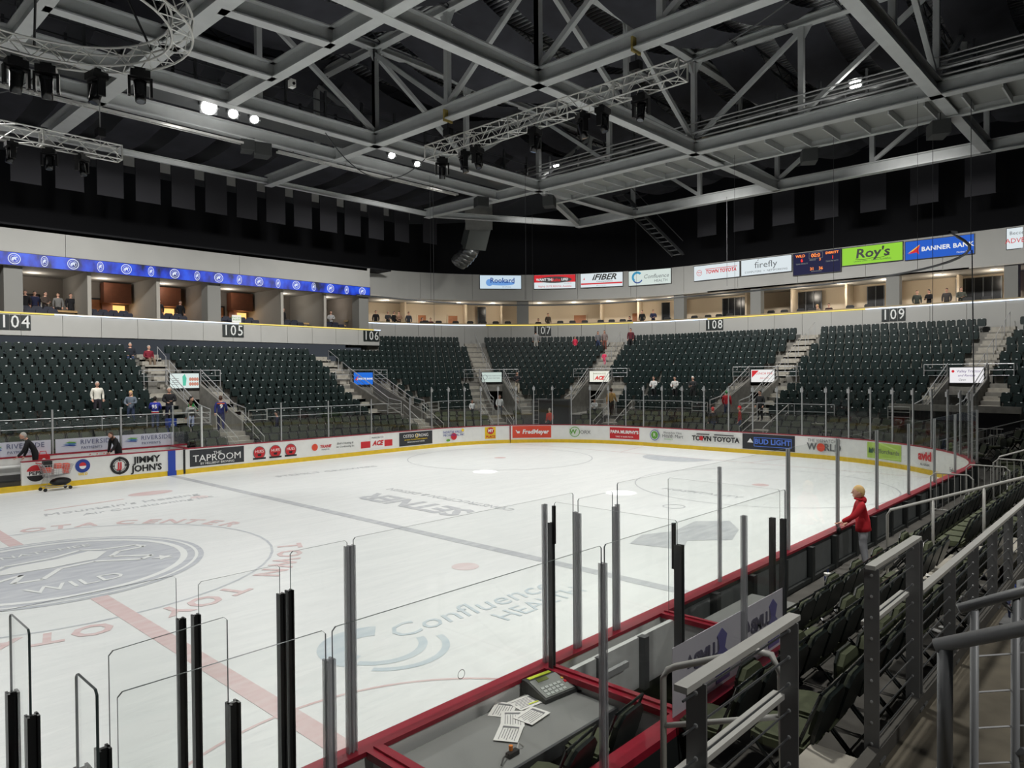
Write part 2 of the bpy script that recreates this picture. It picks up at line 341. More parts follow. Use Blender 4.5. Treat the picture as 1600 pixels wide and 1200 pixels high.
mark(MB().prism([(10.2, -8.2), (10.5, -9.5), (11.4, -9.1), (12.2, -9.9), (13.4, -9.5), (14.3, -8.8), (13.6, -8.1), (12.1, -8.3), (11.2, -7.9)], 0, .002), ice_grey, 'ice_map')
text('HOSPITALITY', .5, ice_grey, icef, T(18, -5.9, .006) @ RZ(-pi/2), .001, name='ice_lettering')
mark(MB().ring((15.2, -6.5), .3, .36), ice_grey, 'ice_roundel')

# dasher boards -----------------------------------------------------------
boards = empty('rink_boards', label='white dasher boards with red cap and yellow kick plate around the ice', cat='boards')
SN = 22+BQ*2+9      # s where the near straight begins
gap0 = 1.15
def board_run(a, b, name='board_wall'):
    m = MB(); sweep(m, bpath, a, b, rect(0, .14, .2, 1.06), .6); m.build(name, board_white, boards, M=None)
    m = MB(); sweep(m, bpath, a, b, rect(-.02, .13, 0, .2), .6); m.build('kick_plate', kick_yellow, boards)
    m = MB(); sweep(m, bpath, a, b, rect(-.015, .17, 1.05, 1.09), .6); m.build('cap_rail', cap_red, boards)
board_run(2.3, 8.12); board_run(8.2, 27.14); board_run(27.18, SN-1); board_run(SN-1, SN+22+30)
# team bench end of the boards: low threshold of the open gate at the left
m = MB().box((1.2, 13.07, .1), (2.2, .17, .2)); m.build('kick_plate', kick_yellow, boards)
for s_, m_, w_, z0, z1 in ((7.64, mat('line_blue', (32, 66, 170), .4), .3, .2, 1.05), (7.64, mat('line_blue', (32, 66, 170), .4), .36, 0, .2), (27.16, cap_red, .06, .2, 1.05), (8.16, black, .08, .05, 1.05)):
    m = MB(); m.box((s_, 12.975 if z0 else 12.965, (z0+z1)/2), (w_, .02, z1-z0)) if s_ < 22 else sweep(m, bpath, s_-w_/2, s_+w_/2, rect(-.03, 0, z0, z1)); m.build('board_stripe', m_, boards)
# grey frame, posts and panels on the spectators' side of the near boards
bk = mat('board_back', (92, 96, 96), .6, noise=.1); bkd = mat('board_back_dark', (34, 38, 38), .6)
x = 3.7
while x < 23:
    s0 = SN+22-x-1.2; m = MB(); sweep(m, bpath, s0+.09, s0+1.11, rect(.135, .165, .5, .98), .3); m.build('back_panel', bk, boards)
    m = MB(); sweep(m, bpath, s0-.06, s0+.06, rect(.14, .26, .42, 1.04), .3); m.build('back_post', bkd, boards); x += 1.2
m = MB(); sweep(m, bpath, SN-6, SN+18.3, rect(.14, .24, .42, .5), .5); m.build('back_rail', bkd, boards)
m = MB(); sweep(m, bpath, SN-8, SN+18.3, rect(.142, .15, .1, 1.04), .5); m.build('back_skin', bkd, boards)

# glass and posts on the boards
def pane(path, a, b, z0, z1, off, parent, m=G, z1b=None, round_=False):
    xa, ya, _ = path(a, off); xb, yb, _ = path(b, off); return pane_xy((xa, ya), (xb, yb), z0, z1, parent, m, z1b)
def pane_xy(A, B, z0, z1, parent, m=G, z1b=None, edge=True, ew=.012):
    z1b = z1 if z1b is None else z1b
    A, B = Vector(A), Vector(B); d = (B-A); n = Vector((-d.y, d.x)).normalized()*.006; c = .02 if d.length > .2 else .01; u = d.normalized()*c
    P = [(A, z0), (B, z0), (B, z1b-c), (B-u, z1b), (A+u, z1), (A, z1-c)]
    vs = [(p.x+n.x, p.y+n.y, z) for p, z in P]+[(p.x-n.x, p.y-n.y, z) for p, z in P]; k = len(P)
    mb = MB(); mb.add(vs, [tuple(range(k)), tuple(range(2*k-1, k-1, -1))]); o = mb.build('glass_pane', m, parent)
    if edge:
        e = MB(); e.add(vs, [((i+1) % k, i, k+i, k+(i+1) % k) for i in range(1, k)])
        e.build('pane_edge', glass_edge, o)
    return o
post_s = [12.72, 15.29, 17.88, 20.46, 22.02, 23.22, 24.3, 25.36, 26.44, 27.54, 28.62, 29.74, 30.88, 32.02, 33.14, 34.24, 35.4, 36.62, 37.88, 39.2, 40.6, 41.92, 43.18, 44.42, 45.58, 46.7, 47.8, 48.98, 50.14, 51.32, 52.5, 53.7, 54.9, 56.1]
zt = lambda s: 2.9 if s < 20.5 else 3.45
prev = 8.95
for i, s in enumerate([8.95]+post_s):
    z1 = zt(s)
    m = MB(); m.M = oframe(bpath, s, .07); m.box((0, 0, (1.07+z1)/2), (.05, .06, z1-1.07)); m.build('glass_post', steel, boards)
    if 22 < s:
        m = MB(); m.M = oframe(bpath, s, .02); m.box((0, 0, z1-.18), (.14, .03, .2)); m.build('post_bracket', steel, boards)
    if i:
        pane(bpath, prev+.03, s-.03, 1.08, zt(prev)-.02, .07, boards, z1b=zt(s)-.02 if i != 5 else 3.43)
    prev = s
m = MB().box((8.95, 13.06, 1.95), (.07, .07, 1.8)); m.build('glass_post', mat('white_post', (214, 216, 214), .4), boards)
pane_xy((8.3, 13.3), (8.3, 14.7), 1.08, 2.85, boards)
# near straight, right part: 2.5 m panes
npx = [23.6, 20.4, 17.9, 15.35, 12.78, 10.27, 7.82]
for i, x in enumerate(npx):
    m = MB().box((x, -13.07, 1.96), (.05, .06, 1.78)); m.build('glass_post', steel, boards)
    if i: pane_xy((npx[i-1]-.03, -13.07), (x+.03, -13.07), 1.09, 2.86, boards)
pane_xy((23.9, -12.85), (23.7, -13.05), 1.09, 3.45, boards)

# ---------------------------------------------------------------- adverts on the boards
def ad_panel(s0, s1, z0, z1, m, off=-.012, name='advert_panel'):
    mb = MB(); sweep(mb, bpath, s0, s1, rect(off-.004, off+.004, z0, z1), .3); return mb.build(name, m, boards)
def adf(s, z, d=.03):
    sag = 0 if s < 21 else .05
    return pframe(bpath, s, -d-sag, z)
ink = mat('ink_black', (20, 20, 22), .5); ink_r = mat('ink_red', (200, 36, 44), .5); ink_w = mat('ink_white', (238, 238, 236), .5); ink_b = mat('ink_blue', (30, 62, 150), .5)
ink_g = mat('ink_green', (96, 160, 60), .5); ink_y = mat('ink_yellow', (240, 205, 30), .5); ink_gy = mat('ink_grey', (96, 98, 100), .5); ink_t = mat('ink_teal', (40, 120, 170), .5)
ink_o = mat('ink_orange', (222, 74, 48), .5)
def ad_text(s, z, body, size, m, sx=1, shear=0, off=0, d=.03, parent=None, space=1): return text(body, size, m, parent or boards, adf(s, z, d), .003, shear=shear, sx=sx, off=off, name='advert_lettering', space=space)
def ad_shape(s, z, mb, m, d=.028, name='advert_emblem'): return mb.build(name, m, boards, M=adf(s, z, d))
# red-white-blue cola roundels
ad_shape(2.75, .62, MB().disc((0, 0, 0), .32), ink_w, .02); ad_shape(2.75, .62, MB().ring((0, 0), .02, .31, a0=.25, a1=pi-.25, n=20), ink_r, .024); ad_shape(2.75, .62, MB().ring((0, 0), .02, .31, a0=pi+.25, a1=2*pi-.25, n=20), ink, .024)
ad_shape(2.75, .62, MB().box((0, 0, 0), (.62, .17, .004)), ink_w, .027); ad_text(2.75, .62, 'PEPSI', .19, ink, 1.1, off=.006)
ad_shape(4.3, .74, MB().disc((0, 0, 0), .26), ink_b, .02); ad_shape(4.3, .74, MB().disc((0, .02, 0), .12), ink_r, .024); ad_shape(4.3, .74, MB().ring((0, .0), .0, .12, a0=pi, a1=2*pi, n=16), ink_w, .027)
ad_text(4.3, .42, 'WILD', .13, ink_y, off=.004)
ad_shape(5.62, .62, MB().ring((0, 0), .25, .35), ink); ad_shape(5.62, .62, MB().ring((0, 0), .2, .22), ink); ad_text(5.62, .62, 'JJ', .34, ink_r, off=.01)
m = MB()
for k in range(4): m.bar((.18*math.cos(k*pi/2), .18*math.sin(k*pi/2), 0), (.36*math.cos(k*pi/2), .36*math.sin(k*pi/2), 0), .05, .004)
ad_shape(5.62, .62, m, ink, .032)
ad_text(6.65, .77, 'JIMMY', .36, ink, 1.05, off=.012); ad_text(6.65, .42, "JOHN'S", .36, ink, 1.0, off=.012)
p = ad_panel(8.4, 10.82, .28, 1.0, mat('ad_charcoal', (44, 46, 50), .5)); ad_text(9.6, .8, 'THE', .2, ink_w); ad_text(9.6, .6, 'TAPROOM', .42, ink_w, 1.08); ad_text(9.6, .38, 'BY HELLBENT BREWING', .14, ink_w)
for s in (11.56, 12.36, 13.15):
    ad_shape(s, .62, MB().disc((0, 0, 0), .3), ink_gy, .02); ad_shape(s, .62, MB().disc((0, 0, 0), .27), ink_r, .024); ad_text(s, .68, 'HUES', .18, ink_w); ad_shape(s, .36, MB().box((0, 0, 0), (.62, .08, .004)), ink)
    ad_shape(s, .56, MB().prism([(-.1, 0), (.1, .02), (.06, -.1), (-.08, -.08)], 0, .004), ink, .03)
ad_shape(14.45, .64, MB().disc((0, 0, 0), .17), ink_o); ad_text(15.05, .64, 'TRANE', .2, ink_r, off=.006, shear=.2); ad_text(16.2, .72, "Bob's Heating &", .15, ink_gy, shear=.2); ad_text(16.2, .55, 'Air Conditioning Inc', .13, ink_gy, shear=.2); ad_text(15.05, .49, 'Heating & Air', .08, ink_gy)
ad_panel(17.16, 19.18, .36, .7, ink_r); ad_panel(17.75, 18.65, .32, 1.0, ink_w, -.018); ad_text(18.2, .56, 'ACE', .34, ink_r, 1.0, shear=.3, off=.015, d=.035); ad_text(18.2, .86, 'MARSON CO', .13, ink_gy, d=.035)
ad_panel(19.65, 22.0, .26, 1.0, mat('ad_charcoal', (44, 46, 50), .5)); ad_text(20.8, .78, 'OSTEO STRONG', .24, ink_w, d=.03); ad_text(20.8, .58, 'GET BACK TO LIVING WITH STRENGTH', .09, ink_y); ad_text(20.8, .45, 'WENATCHEE VALLEY CENTER', .09, ink_w); ad_shape(20.86, .78, MB().ring((0, 0), .09, .12), ink_y)
ad_text(23.5, .82, 'NORTH VALLEY', .2, ink_b); ad_text(23.5, .64, 'MECHANICAL, INC', .17, ink_b); ad_shape(23.5, .56, MB().disc((0, 0, 0), .2, ry=.2), ink_r); ad_shape(23.1, .36, MB().disc((0, 0, 0), .14, ry=.07), ink_g); ad_shape(24.1, .9, MB().disc((0, 0, 0), .09), ink_y)
ad_panel(25.58, 26.26, .3, 1.0, ink_y); ad_shape(25.92, .78, MB().disc((0, 0, 0), .22, ry=.2), ink_r); ad_text(25.92, .78, 'MY', .24, ink_w, off=.01, d=.035); ad_text(25.92, .42, 'PLACE', .2, ink_r, off=.006, d=.03)
ad_panel(27.3, 29.66, .3, 1.02, ink_o); ad_text(28.7, .66, 'FredMeyer', .36, ink_w, 1.0, off=.012, shear=.15, d=.03); ad_shape(27.62, .66, MB().prism([(-.14, .12), (-.08, .12), (-.05, .05), (.14, .05), (.1, -.08), (-.03, -.08)], 0, .004), ink_w, .03)
ad_shape(31.1, .66, MB().ring((0, 0), .27, .31), ink_g); ad_text(31.0, .66, 'W', .4, ink_g, off=.01); ad_text(31.75, .64, 'ORX', .3, ink_gy)
ad_panel(33.25, 35.15, .32, .98, ink_r); ad_text(34.2, .72, "PAPA MURPHY'S", .25, ink_w, 1.0, off=.01); ad_text(34.2, .45, "TAKE 'N' BAKE PIZZA", .12, ink_w)
ad_shape(36.2, .66, MB().disc((0, 0, 0), .3), ink_b, .02); ad_shape(36.2, .66, MB().disc((0, 0, 0), .26), ink_w, .023); ad_shape(36.2, .66, MB().disc((0, 0, 0), .23), ink_g, .026); ad_text(36.2, .66, 'R', .28, ink_w, d=.035)
ad_text(37.35, .83, 'Wenatchee Clinic', .16, ink_gy); ad_text(37.35, .64, 'Health Mart', .27, ink_gy); ad_text(37.1, .46, 'PHARMACY', .1, ink_g)
ad_text(39.9, .62, 'TOWN TOYOTA', .36, ink, .98, off=.012); ad_shape(39.2, .86, MB().box((0, 0, 0), (.75, .05, .004)), ink); ad_shape(40.4, .86, MB().box((0, 0, 0), (1.1, .05, .004)), ink); ad_shape(39.1, .64, MB().disc((0, 0, 0), .12), ink_r, .034)
ad_panel(41.4, 44.1, .24, 1.02, mat('ad_charcoal', (44, 46, 50), .5)); ad_text(43.0, .64, 'BUD LIGHT', .36, mat('ink_sky', (90, 130, 225), .5), off=.01)
m = MB()
for a_, b_ in (((-.95, .22), (.95, .22)), ((-.95, -.22), (.95, -.22)), ((-.95, -.22), (-.95, .22)), ((.95, -.22), (.95, .22))): m.bar(a_+(0,), b_+(0,), .03, .004)
ad_shape(43.0, .63, m, MATS['ink_sky']); ad_shape(41.85, .66, MB().prism([(-.16, -.08), (0, .14), (.16, -.08)], 0, .004), ink_w)
ad_text(45.55, .87, 'THE WENATCHEE', .2, ink_gy); ad_text(45.55, .56, 'WORLD', .46, ink_gy, .98, off=.012); ad_shape(45.4, .56, MB().disc((0, 0, 0), .2), ink_o, .036)
ad_panel(47.7, 49.55, .3, 1.0, mat('ad_lime', (176, 208, 92), .5)); ad_text(48.75, .64, 'CMIorchards', .27, ink_gy); ad_shape(47.95, .66, MB().prism([(-.12, -.12), (-.1, .14), (0, .02), (.12, .14), (.1, -.12)], 0, .004), mat('ink_pine', (30, 80, 50), .5))
ad_text(51.1, .72, 'avid', .5, ink_r, 1.1, off=.02); ad_text(51.1, .38, 'ALASKAN', .14, ink_gy); ad_text(53.6, .45, 'Eagle Group', .24, ink_gy)
print('boards done')

# ================================================================ STANDS
ZR = lambda k: 1.41+.415*k
OFR = lambda k: -11.6+.84*k          # front of tread k, measured from the back wall
PORT = [(-14.5, -15.0), (-2.8, -3.7), (12.04, 11.6), (24.92, 24.4), (39.6, 40.1), (51.1, 51.3)]     # portal, upper aisle
LOW = [11.8, 23.0, 27.0, 32.5, 41.3, 50.8]
rr = lambda s, off: (20.2+off)/20.2 if (0 < s < 31.73 or s > 49.73) else 1.0
tier = empty('floor_tier', kind='structure', label='pale concrete seating tier stepping up around the ice')
for k in range(-1, 13):
    o0, o1, z = (-12.75, -11.6, 1.41) if k < 0 else (OFR(k), OFR(k)+.84, ZR(k))
    cuts = sorted(p for p, a in PORT) if k <= 4 else []
    s = -38.0; segs = []
    for p in cuts:
        d = .9/rr(p, (o0+o1)/2); segs.append((s, p-d)); s = p+d
    segs.append((s, 57)); mb = MB()
    for a, b in segs:
        if k > 9: a = max(a, 1.8)
        if b > a: sweep(mb, tpath, a, b, rect(o0, o1, z-.6 if k >= 0 else .2, z), .7)
    mb.build('tread', concrete, tier)
# flat concrete behind the boards
mb = MB(); S = samples(-38, 57, .8)
vs = []
for s in S: x, y, t = tpath(s, -12.7); vs.append((x, y, .42))
n1 = len(vs)
B = samples(-12, SN+22+10, .8)
# lower deck: simple ring sectors following the boards
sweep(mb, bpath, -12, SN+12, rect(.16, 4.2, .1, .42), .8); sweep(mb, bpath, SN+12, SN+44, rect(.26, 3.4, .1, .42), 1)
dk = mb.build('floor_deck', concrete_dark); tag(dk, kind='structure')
# risers of the lower rows
ris = empty('floor_risers', kind='structure', label='low risers for the chairs behind the boards')
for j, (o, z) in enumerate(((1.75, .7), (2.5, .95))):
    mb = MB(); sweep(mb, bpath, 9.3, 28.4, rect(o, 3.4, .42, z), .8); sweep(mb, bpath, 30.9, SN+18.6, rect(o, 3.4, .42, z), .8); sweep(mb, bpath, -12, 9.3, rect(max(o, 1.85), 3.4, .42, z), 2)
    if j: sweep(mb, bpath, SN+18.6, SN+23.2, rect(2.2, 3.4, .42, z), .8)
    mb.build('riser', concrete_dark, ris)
# near side: walkway and first treads around the camera
near = empty('floor_walkway', kind='structure', label='concrete walkway and steps of the stand nearest the camera')
MB().box((4, -17.05, 1.0), (60, 1.2, .82)).build('walkway_slab', mat('worn_concrete', (92, 86, 74), .8, noise=.3, nscale=2.5, bump=.1), near)
for k in range(0, 3): MB().box((4, -18.07-.84*k, 1.2+.2*k), (60, .84, .45+.4*k)).build('tread', mat('worn_concrete', (92, 86, 74)), near)
MB().box((8, -16.47, 1.46), (40, .08, .12)).build('toe_curb', concrete_dark, near)
for i in range(4): MB().box((.17, -15.2-.3*i-.15, .55+.26*i), (1.2, .32, .3)).build('step', step_c, near)
for i in range(5): MB().box((9.0, -14.4-.42*i-.15, .5+.21*i), (1.15, .44, .22)).build('step', step_c, near)

# ---------------------------------------------------------------- chair and seat patterns
def rounded(w, z0, z1, c=.06):
    return [(-w/2+c*.4, z0), (w/2-c*.4, z0), (w/2, z0+c), (w/2, z1-c), (w/2-c, z1), (-w/2+c, z1), (-w/2, z1-c), (-w/2, z0+c)]
def seat_parts():
    b = MB(); b.slab(rounded(.47, .42, .86), -.02, .03, 0); b.slab(rounded(.38, .48, .8, .05), .03, .045, 1)
    p = MB(); p.slab(rounded(.42, .40, .74, .08), .09, .16, 0); p.bar((-.2, .06, .42), (.2, .06, .42), .05, .05, 1)
    st = MB()
    for x in (-.25, .25): st.box((x, .02, .31), (.04, .1, .62), 0); st.box((x, .1, .64), (.045, .3, .035), 0)
    n = MB(); n.box((0, .045, .845), (.07, .02, .035))
    return b, p, st, n
sb, sp, sst, snp = seat_parts(); sst.box((0, .0, .38), (.5, .05, .05), 0)
sm = [(sb.mesh('backrest', [seat_m, seat_in]), 'backrest'), (sp.mesh('seat', [seat_m, seat_in]), 'seat'), (sst.mesh('stand', [seat_in]), 'stand'), (snp.mesh('number_plate', plate_m), 'number_plate')]
SEATM = []
BLOCK = [(-99, -14.8, 'leftmost block'), (-14.8, -3.3, 'second block from left'), (-3.3, 12, 'third block from left'), (12, 24.9, 'fourth block from left'), (24.9, 39.8, 'fifth block from left'), (39.8, 51.2, 'sixth block from left'), (51.2, 99, 'rightmost block')]
ORD = ('front', 'second', 'third', 'fourth', 'fifth', 'sixth', 'seventh', 'eighth', 'ninth', 'tenth', 'eleventh', 'twelfth', 'top')
fwd = (CAM, Vector((math.sin(.81826), math.cos(.81826), 0)), Vector((math.cos(.81826), -math.sin(.81826), 0)))
def inframe(x, y, z, m=1.02):
    d = Vector((x, y, z))-CAM; f = d.dot(fwd[1]); r = d.dot(fwd[2]); return f > .3 and abs(r/f)*1116.6 < 800*m
for k in range(13):
    off = OFR(k)+.72; s = -37.8
    while s < 56.5:
        s += .535/rr(s, off)
        if k > 9 and s < 2.6: continue
        if k > 6 and 1.8 < s < 2.6: pass
        bad = False
        for p, a in PORT:
            if k <= 4 and abs(s-p)*rr(s, off) < 2.1: bad = True
            if k > 4 and abs(s-a)*rr(s, off) < .9: bad = True
        if bad: continue
        x, y, t = tpath(s, off)
        if not inframe(x, y, 3, 1.06): continue
        M = RZ(pi-t); M.translation = (x, y, ZR(k))
        SEATM.append(((M.translation-CAM).length, M, s, k))
# those that show largest are objects of their own
SEATM.sort(key=lambda q: -q[2]); cnt = {}; SEATN = {}
for d_, M_, s_, k_ in SEATM:
    bk_ = ([b[2] for b in BLOCK if b[0] <= s_ < b[1]][0], k_); cnt[bk_] = cnt.get(bk_, 0)+1; SEATN[(s_, k_)] = cnt[bk_]
SEATM.sort(key=lambda q: q[0]); proto = None
def stadium_seat(M, s, k):
    global proto
    blk = [b[2] for b in BLOCK if b[0] <= s < b[1]][0]
    o = empty('stadium_seat', M=M, label=f'green folding seat {nth(SEATN[(s, k)])} from the right, {ORD[k]} row, {blk}', cat='seat', group=f'stadium seats, {ORD[k]} row, {blk}')
    for me, n in sm:
        c = bpy.data.objects.new(n, me); COL.objects.link(c); c.parent = o
vis = SEATM
for d, M, s, k in vis[:300]: stadium_seat(M, s, k)
allm = MB()
for b_, off_ in ((sb, 0), (sp, 0), (snp, 2)):
    allm.v += b_.v and [] ; 
tv, tf, tm = [], [], []
for b_, mo in ((sb, (0, 1)), (sp, (0, 1)), (snp, (2,))):
    base = len(tv); tv += b_.v; tf += [tuple(i+base for i in f) for f in b_.f]; tm += [mo[i] for i in b_.m]
tvv = [Vector(v) for v in tv]; n = len(tvv)
for i, (d, M, s, k) in enumerate(vis[300:]):
    allm.v += [tuple(M @ v) for v in tvv]; b0 = i*n; allm.f += [tuple(q+b0 for q in f) for f in tf]; allm.m += tm
so = allm.build('stadium_seats', [seat_m, seat_in, plate_m]); tag(so, 'rows of dark green folding stadium seats filling the far stands', 'seats', kind='stuff')

# padded folding chairs (front of the chair towards +y)
def chair_parts():
    s = MB(); s.prism([(-.22, -.2), (.22, -.2), (.235, .1), (.2, .21), (-.2, .21), (-.235, .1)], .43, .49, 0); s.prism([(-.2, -.18), (.2, -.18), (.21, .1), (.17, .19), (-.17, .19), (-.21, .1)], .49, .515, 0); s.prism([(-.21, -.19), (.21, -.19), (.22, .1), (.18, .2), (-.18, .2), (-.22, .1)], .41, .43, 1)
    b = MB(); b.M = T(0, -.22, .50) @ RX(.3); b.slab(rounded(.45, .04, .42, .09), -.03, .0, 1); b.slab(rounded(.39, .08, .38, .08), .0, .035, 2)
    f = MB()
    for x in (-.24, .24):
        f.tube([(x, .22, 0), (x, -.16, .5), (x, -.33, .93)], .014, 5); f.tube([(x, -.27, 0), (x, .18, .47)], .013, 5)
    f.tube([(-.24, -.33, .93), (.24, -.33, .93)], .013, 5); f.tube([(-.24, -.2, .08), (.24, -.2, .08)], .01, 5); f.tube([(-.24, .17, .06), (.24, .17, .06)], .01, 5)
    return s, b, f
cs, cb, cf = chair_parts()
cm = [(cs.mesh('seat', [pad_m, shell_m]), 'seat'), (cb.mesh('backrest', [pad_m, shell_m, mat('dark_olive_upholstery', (52, 58, 44), .85)]), 'backrest'), (cf.mesh('frame', [frame_m]), 'frame')]
fu = MB(); fu.slab(rounded(.42, .45, .83, .08), -.13, -.08, 0); fu.slab(rounded(.44, .43, .85, .08), -.08, -.06, 1); folded = fu.mesh('seat', [pad_m, shell_m])
def padded_chair(M, label, group, up=False):
    o = empty('padded_chair', M=M, label=label, cat='chair', group=group)
    for me, n in cm:
        c = bpy.data.objects.new(n, folded if (up and n == 'seat') else me); COL.objects.link(c); c.parent = o
    return o
CH = []
for j, (o, z) in enumerate(((1.3, .42), (2.1, .7), (2.85, .95))):
    s = -11.8
    while s < SN+22.6:
        s += .52
        x, y, t = bpath(s, o)
        if 22 < s < 22+BQ or SN-BQ < s < SN: s += .52*(8.5/(8.5+o)-1)
        if s < 9.5 and j == 0: continue
        if s > SN+18 and j == 0: continue
        if any(abs(s-q) < .75 for q in LOW) or 28.2 < s < 31.0: continue
        if SN < s and (abs(x-9) < .75 or -.6 < x < .85): continue
        if 43.2 < s < SN+1.5 and j < 2 and random.random() < .25: continue
        if not inframe(x, y, z, 1.04) or x < .2 and y < 0: continue
        M = RZ(pi-t+random.uniform(-.03, .03)); M.translation = (x, y, z)
        CH.append(((M.translation-CAM).length, M, s, j))
CH.sort(key=lambda q: -q[2]); cnt = {}; CHN = {}
for d_, M_, s_, j_ in CH:
    if s_ > SN: cnt[('n', j_)] = cnt.get(('n', j_), 0)+1; CHN[(s_, j_)] = cnt[('n', j_)]
for d_, M_, s_, j_ in reversed(CH):
    if s_ <= SN: z_ = ('e' if s_ > 31 else 'f', j_); cnt[z_] = cnt.get(z_, 0)+1; CHN[(s_, j_)] = cnt[z_]
CH.sort(key=lambda q: q[0])
rown = ('front', 'middle', 'back')
for d, M, s, j in CH[:290]:
    if s > SN: lab = f'olive padded chair, {nth(CHN[(s, j)])} from the camera in the {rown[j]} row by the near boards'; g = f'padded chairs, {rown[j]} row by the near boards'
    elif s > 31: lab = f'olive padded chair, {nth(CHN[(s, j)])} from the left in the {rown[j]} row behind the end glass'; g = f'padded chairs, {rown[j]} row at the rink end'
    else: lab = f'olive padded chair, {nth(CHN[(s, j)])} from the left in the {rown[j]} row behind the far glass'; g = f'padded chairs, {rown[j]} row on the far side'
    padded_chair(M, lab, g, random.random() < (.3 if s > SN else .1))
am = MB(); tv, tf, tm = [], [], []
for b_, mo in ((cs, (0, 1)), (cb, (0, 1, 0)), (cf, (2,))):
    base = len(tv); tv += b_.v; tf += [tuple(i+base for i in f) for f in b_.f]; tm += [mo[i] for i in b_.m]
tvv = [Vector(v) for v in tv]; n = len(tvv)
for i, (d, M, s, j) in enumerate(CH[290:]):
    am.v += [tuple(M @ v) for v in tvv]; am.f += [tuple(q+i*n for q in f) for f in tf]; am.m += tm
if am.v: tag(am.build('padded_chairs', [pad_m, shell_m, frame_m]), 'further olive padded chairs behind the far glass', 'chairs', kind='stuff')
# ---------------------------------------------------------------- portals with screens, stairs and rails
port_names = ['leftmost in the stands', 'with the blue bank screen', 'with the pale grey screen', 'with the cream hardware screen', 'with the red triangle screen', 'with the purple tractor screen']
def rail_run(mb, pts, r=.022, posts=None, drop=.95, mids=(.33, .62)):
    mb.tube(pts, r, 6)
    for m_ in mids: mb.tube([(p[0], p[1], p[2]-drop*m_) for p in pts], r*.6, 5)
    for p in (posts or pts): mb.tube([(p[0], p[1], p[2]-drop), (p[0], p[1], p[2])], r*.9, 6)
for i, ((sp_, sa_), nm) in enumerate(zip(PORT, port_names)):
    M = oframe(tpath, sp_, -12.75, 0); P = empty('seating_portal', M=M, label=f'concrete stand portal with side walls and rails {nm}', cat='portal', group='portals in the stands')
    H = 1.15+.84*5
    for sx in (-1, 1):
        m = MB(); m.add([(sx*.82, 0, .9), (sx*.98, 0, .9), (sx*.98, H, .9), (sx*.82, H, .9), (sx*.82, 0, 1.75), (sx*.98, 0, 1.75), (sx*.98, H, 3.75), (sx*.82, H, 3.75)],
            [(3, 2, 1, 0), (4, 5, 6, 7), (0, 1, 5, 4), (1, 2, 6, 5), (2, 3, 7, 6), (3, 0, 4, 7)]); m.build('side_wall', concrete, P)
        m = MB(); a = [(sx*.9, .1, 2.55), (sx*.9, 1.4, 2.75), (sx*.9, H, 4.55)]
        rail_run(m, a, .026, [a[0], a[1], (sx*.9, 3.2, 3.58), a[2]], .85); m.build('side_rail', steel, P)
        m = MB(); a = [(sx*.95, H+.05, 4.5), (sx*2.05, H+.05, 4.5), (sx*2.05, H+.7, 4.5)]; rail_run(m, a, .024, a, .95); m.build('head_rail', steel, P)
        m = MB(); a = [(sx*1.0, -.02, 2.42), (sx*2.0, -.02, 2.42)]; rail_run(m, a, .022, a, 1.0, (.25, .5, .75)); m.build('gate_rail', white_tube, P)
    m = MB(); rail_run(m, [(-.95, H+.05, 4.5), (.95, H+.05, 4.5)], .024, None, .95); m.build('head_rail', steel, P)
    MB().box((0, H+.08, 3.6), (1.96, .16, .5)).build('lintel', concrete, P)
    t_ = MB(); t_.box((0, H+2.5, 2.2), (1.7, .05, 2.7)); t_.box((-.86, H+1.2, 2.2), (.05, 2.6, 2.7)); t_.box((.86, H+1.2, 2.2), (.05, 2.6, 2.7)); t_.box((0, H+1.2, 3.5), (1.7, 2.6, .05)); t_.build('tunnel', wall_dark, P)  # black faces put the darkness of the tunnel into the colour
    MB().box((0, H/2+.6, 1.3), (1.7, H+1.2, .2)).build('tunnel_floor', concrete, P)
    # stairs either side (inner face of the seating) and the upper aisle
    for sx in (-1, 1):
        for k in range(10):
            kk = k//2; y0 = 1.15+.42*k; m = MB(); m.box((sx*1.48, y0+.21, ZR(kk)+.1+(.0 if k % 2 else -.2)), (1.0, .42, .21)); m.build('step', step_c, P)
    A = empty('aisle_stairs', M=oframe(tpath, sa_, -12.75, 0), label=f'concrete stair aisle climbing above the portal {nm}', cat='stairs', group='stair aisles above the portals')
    top = 10 if i < 2 else 13
    for k in range(5, top):
        for q in (0, 1): MB().box((0, 1.15+.84*k+.21+.42*q, ZR(k)+.1+.2*(q-1)+.1), (1.2, .42, .21)).build('step', step_c, A)
    for k in (6, 8, 10, 12):
        if k < top-0:
            m = MB(); y0 = 1.15+.84*k; m.tube([(.3, y0-.6, ZR(k)-.3), (.3, y0-.6, ZR(k)+.55), (.3, y0+.6, ZR(k)+1.15), (.3, y0+.6, ZR(k)+.2)], .02, 6); m.build('handrail', steel, A)
    # lower stairs to the rink side
    Ls = empty('aisle_stairs', M=oframe(bpath, LOW[i], 1.2), label=f'short concrete stairs with white rails down to the rink {nm}', cat='stairs', group='short stairs down to the rink')
    dist = (Vector(tpath(sp_, -12.75)[:2])-Vector(bpath(LOW[i], 1.2)[:2])).length
    for k in range(5): MB().box((0, .1+dist*k/5+dist/10, .5+.2*k), (1.3, dist/5, .22)).build('step', step_c, Ls)
    for sx in (-.66, .66):
        m = MB(); m.tube([(sx, 0, .42), (sx, 0, 1.25), (sx, dist, 2.35), (sx, dist, 1.4)], .022, 6); m.tube([(sx, 0, .85), (sx, dist, 1.95)], .016, 5); m.tube([(sx, dist/2, .9), (sx, dist/2, 1.8)], .018, 5); m.build('handrail', white_tube, Ls)
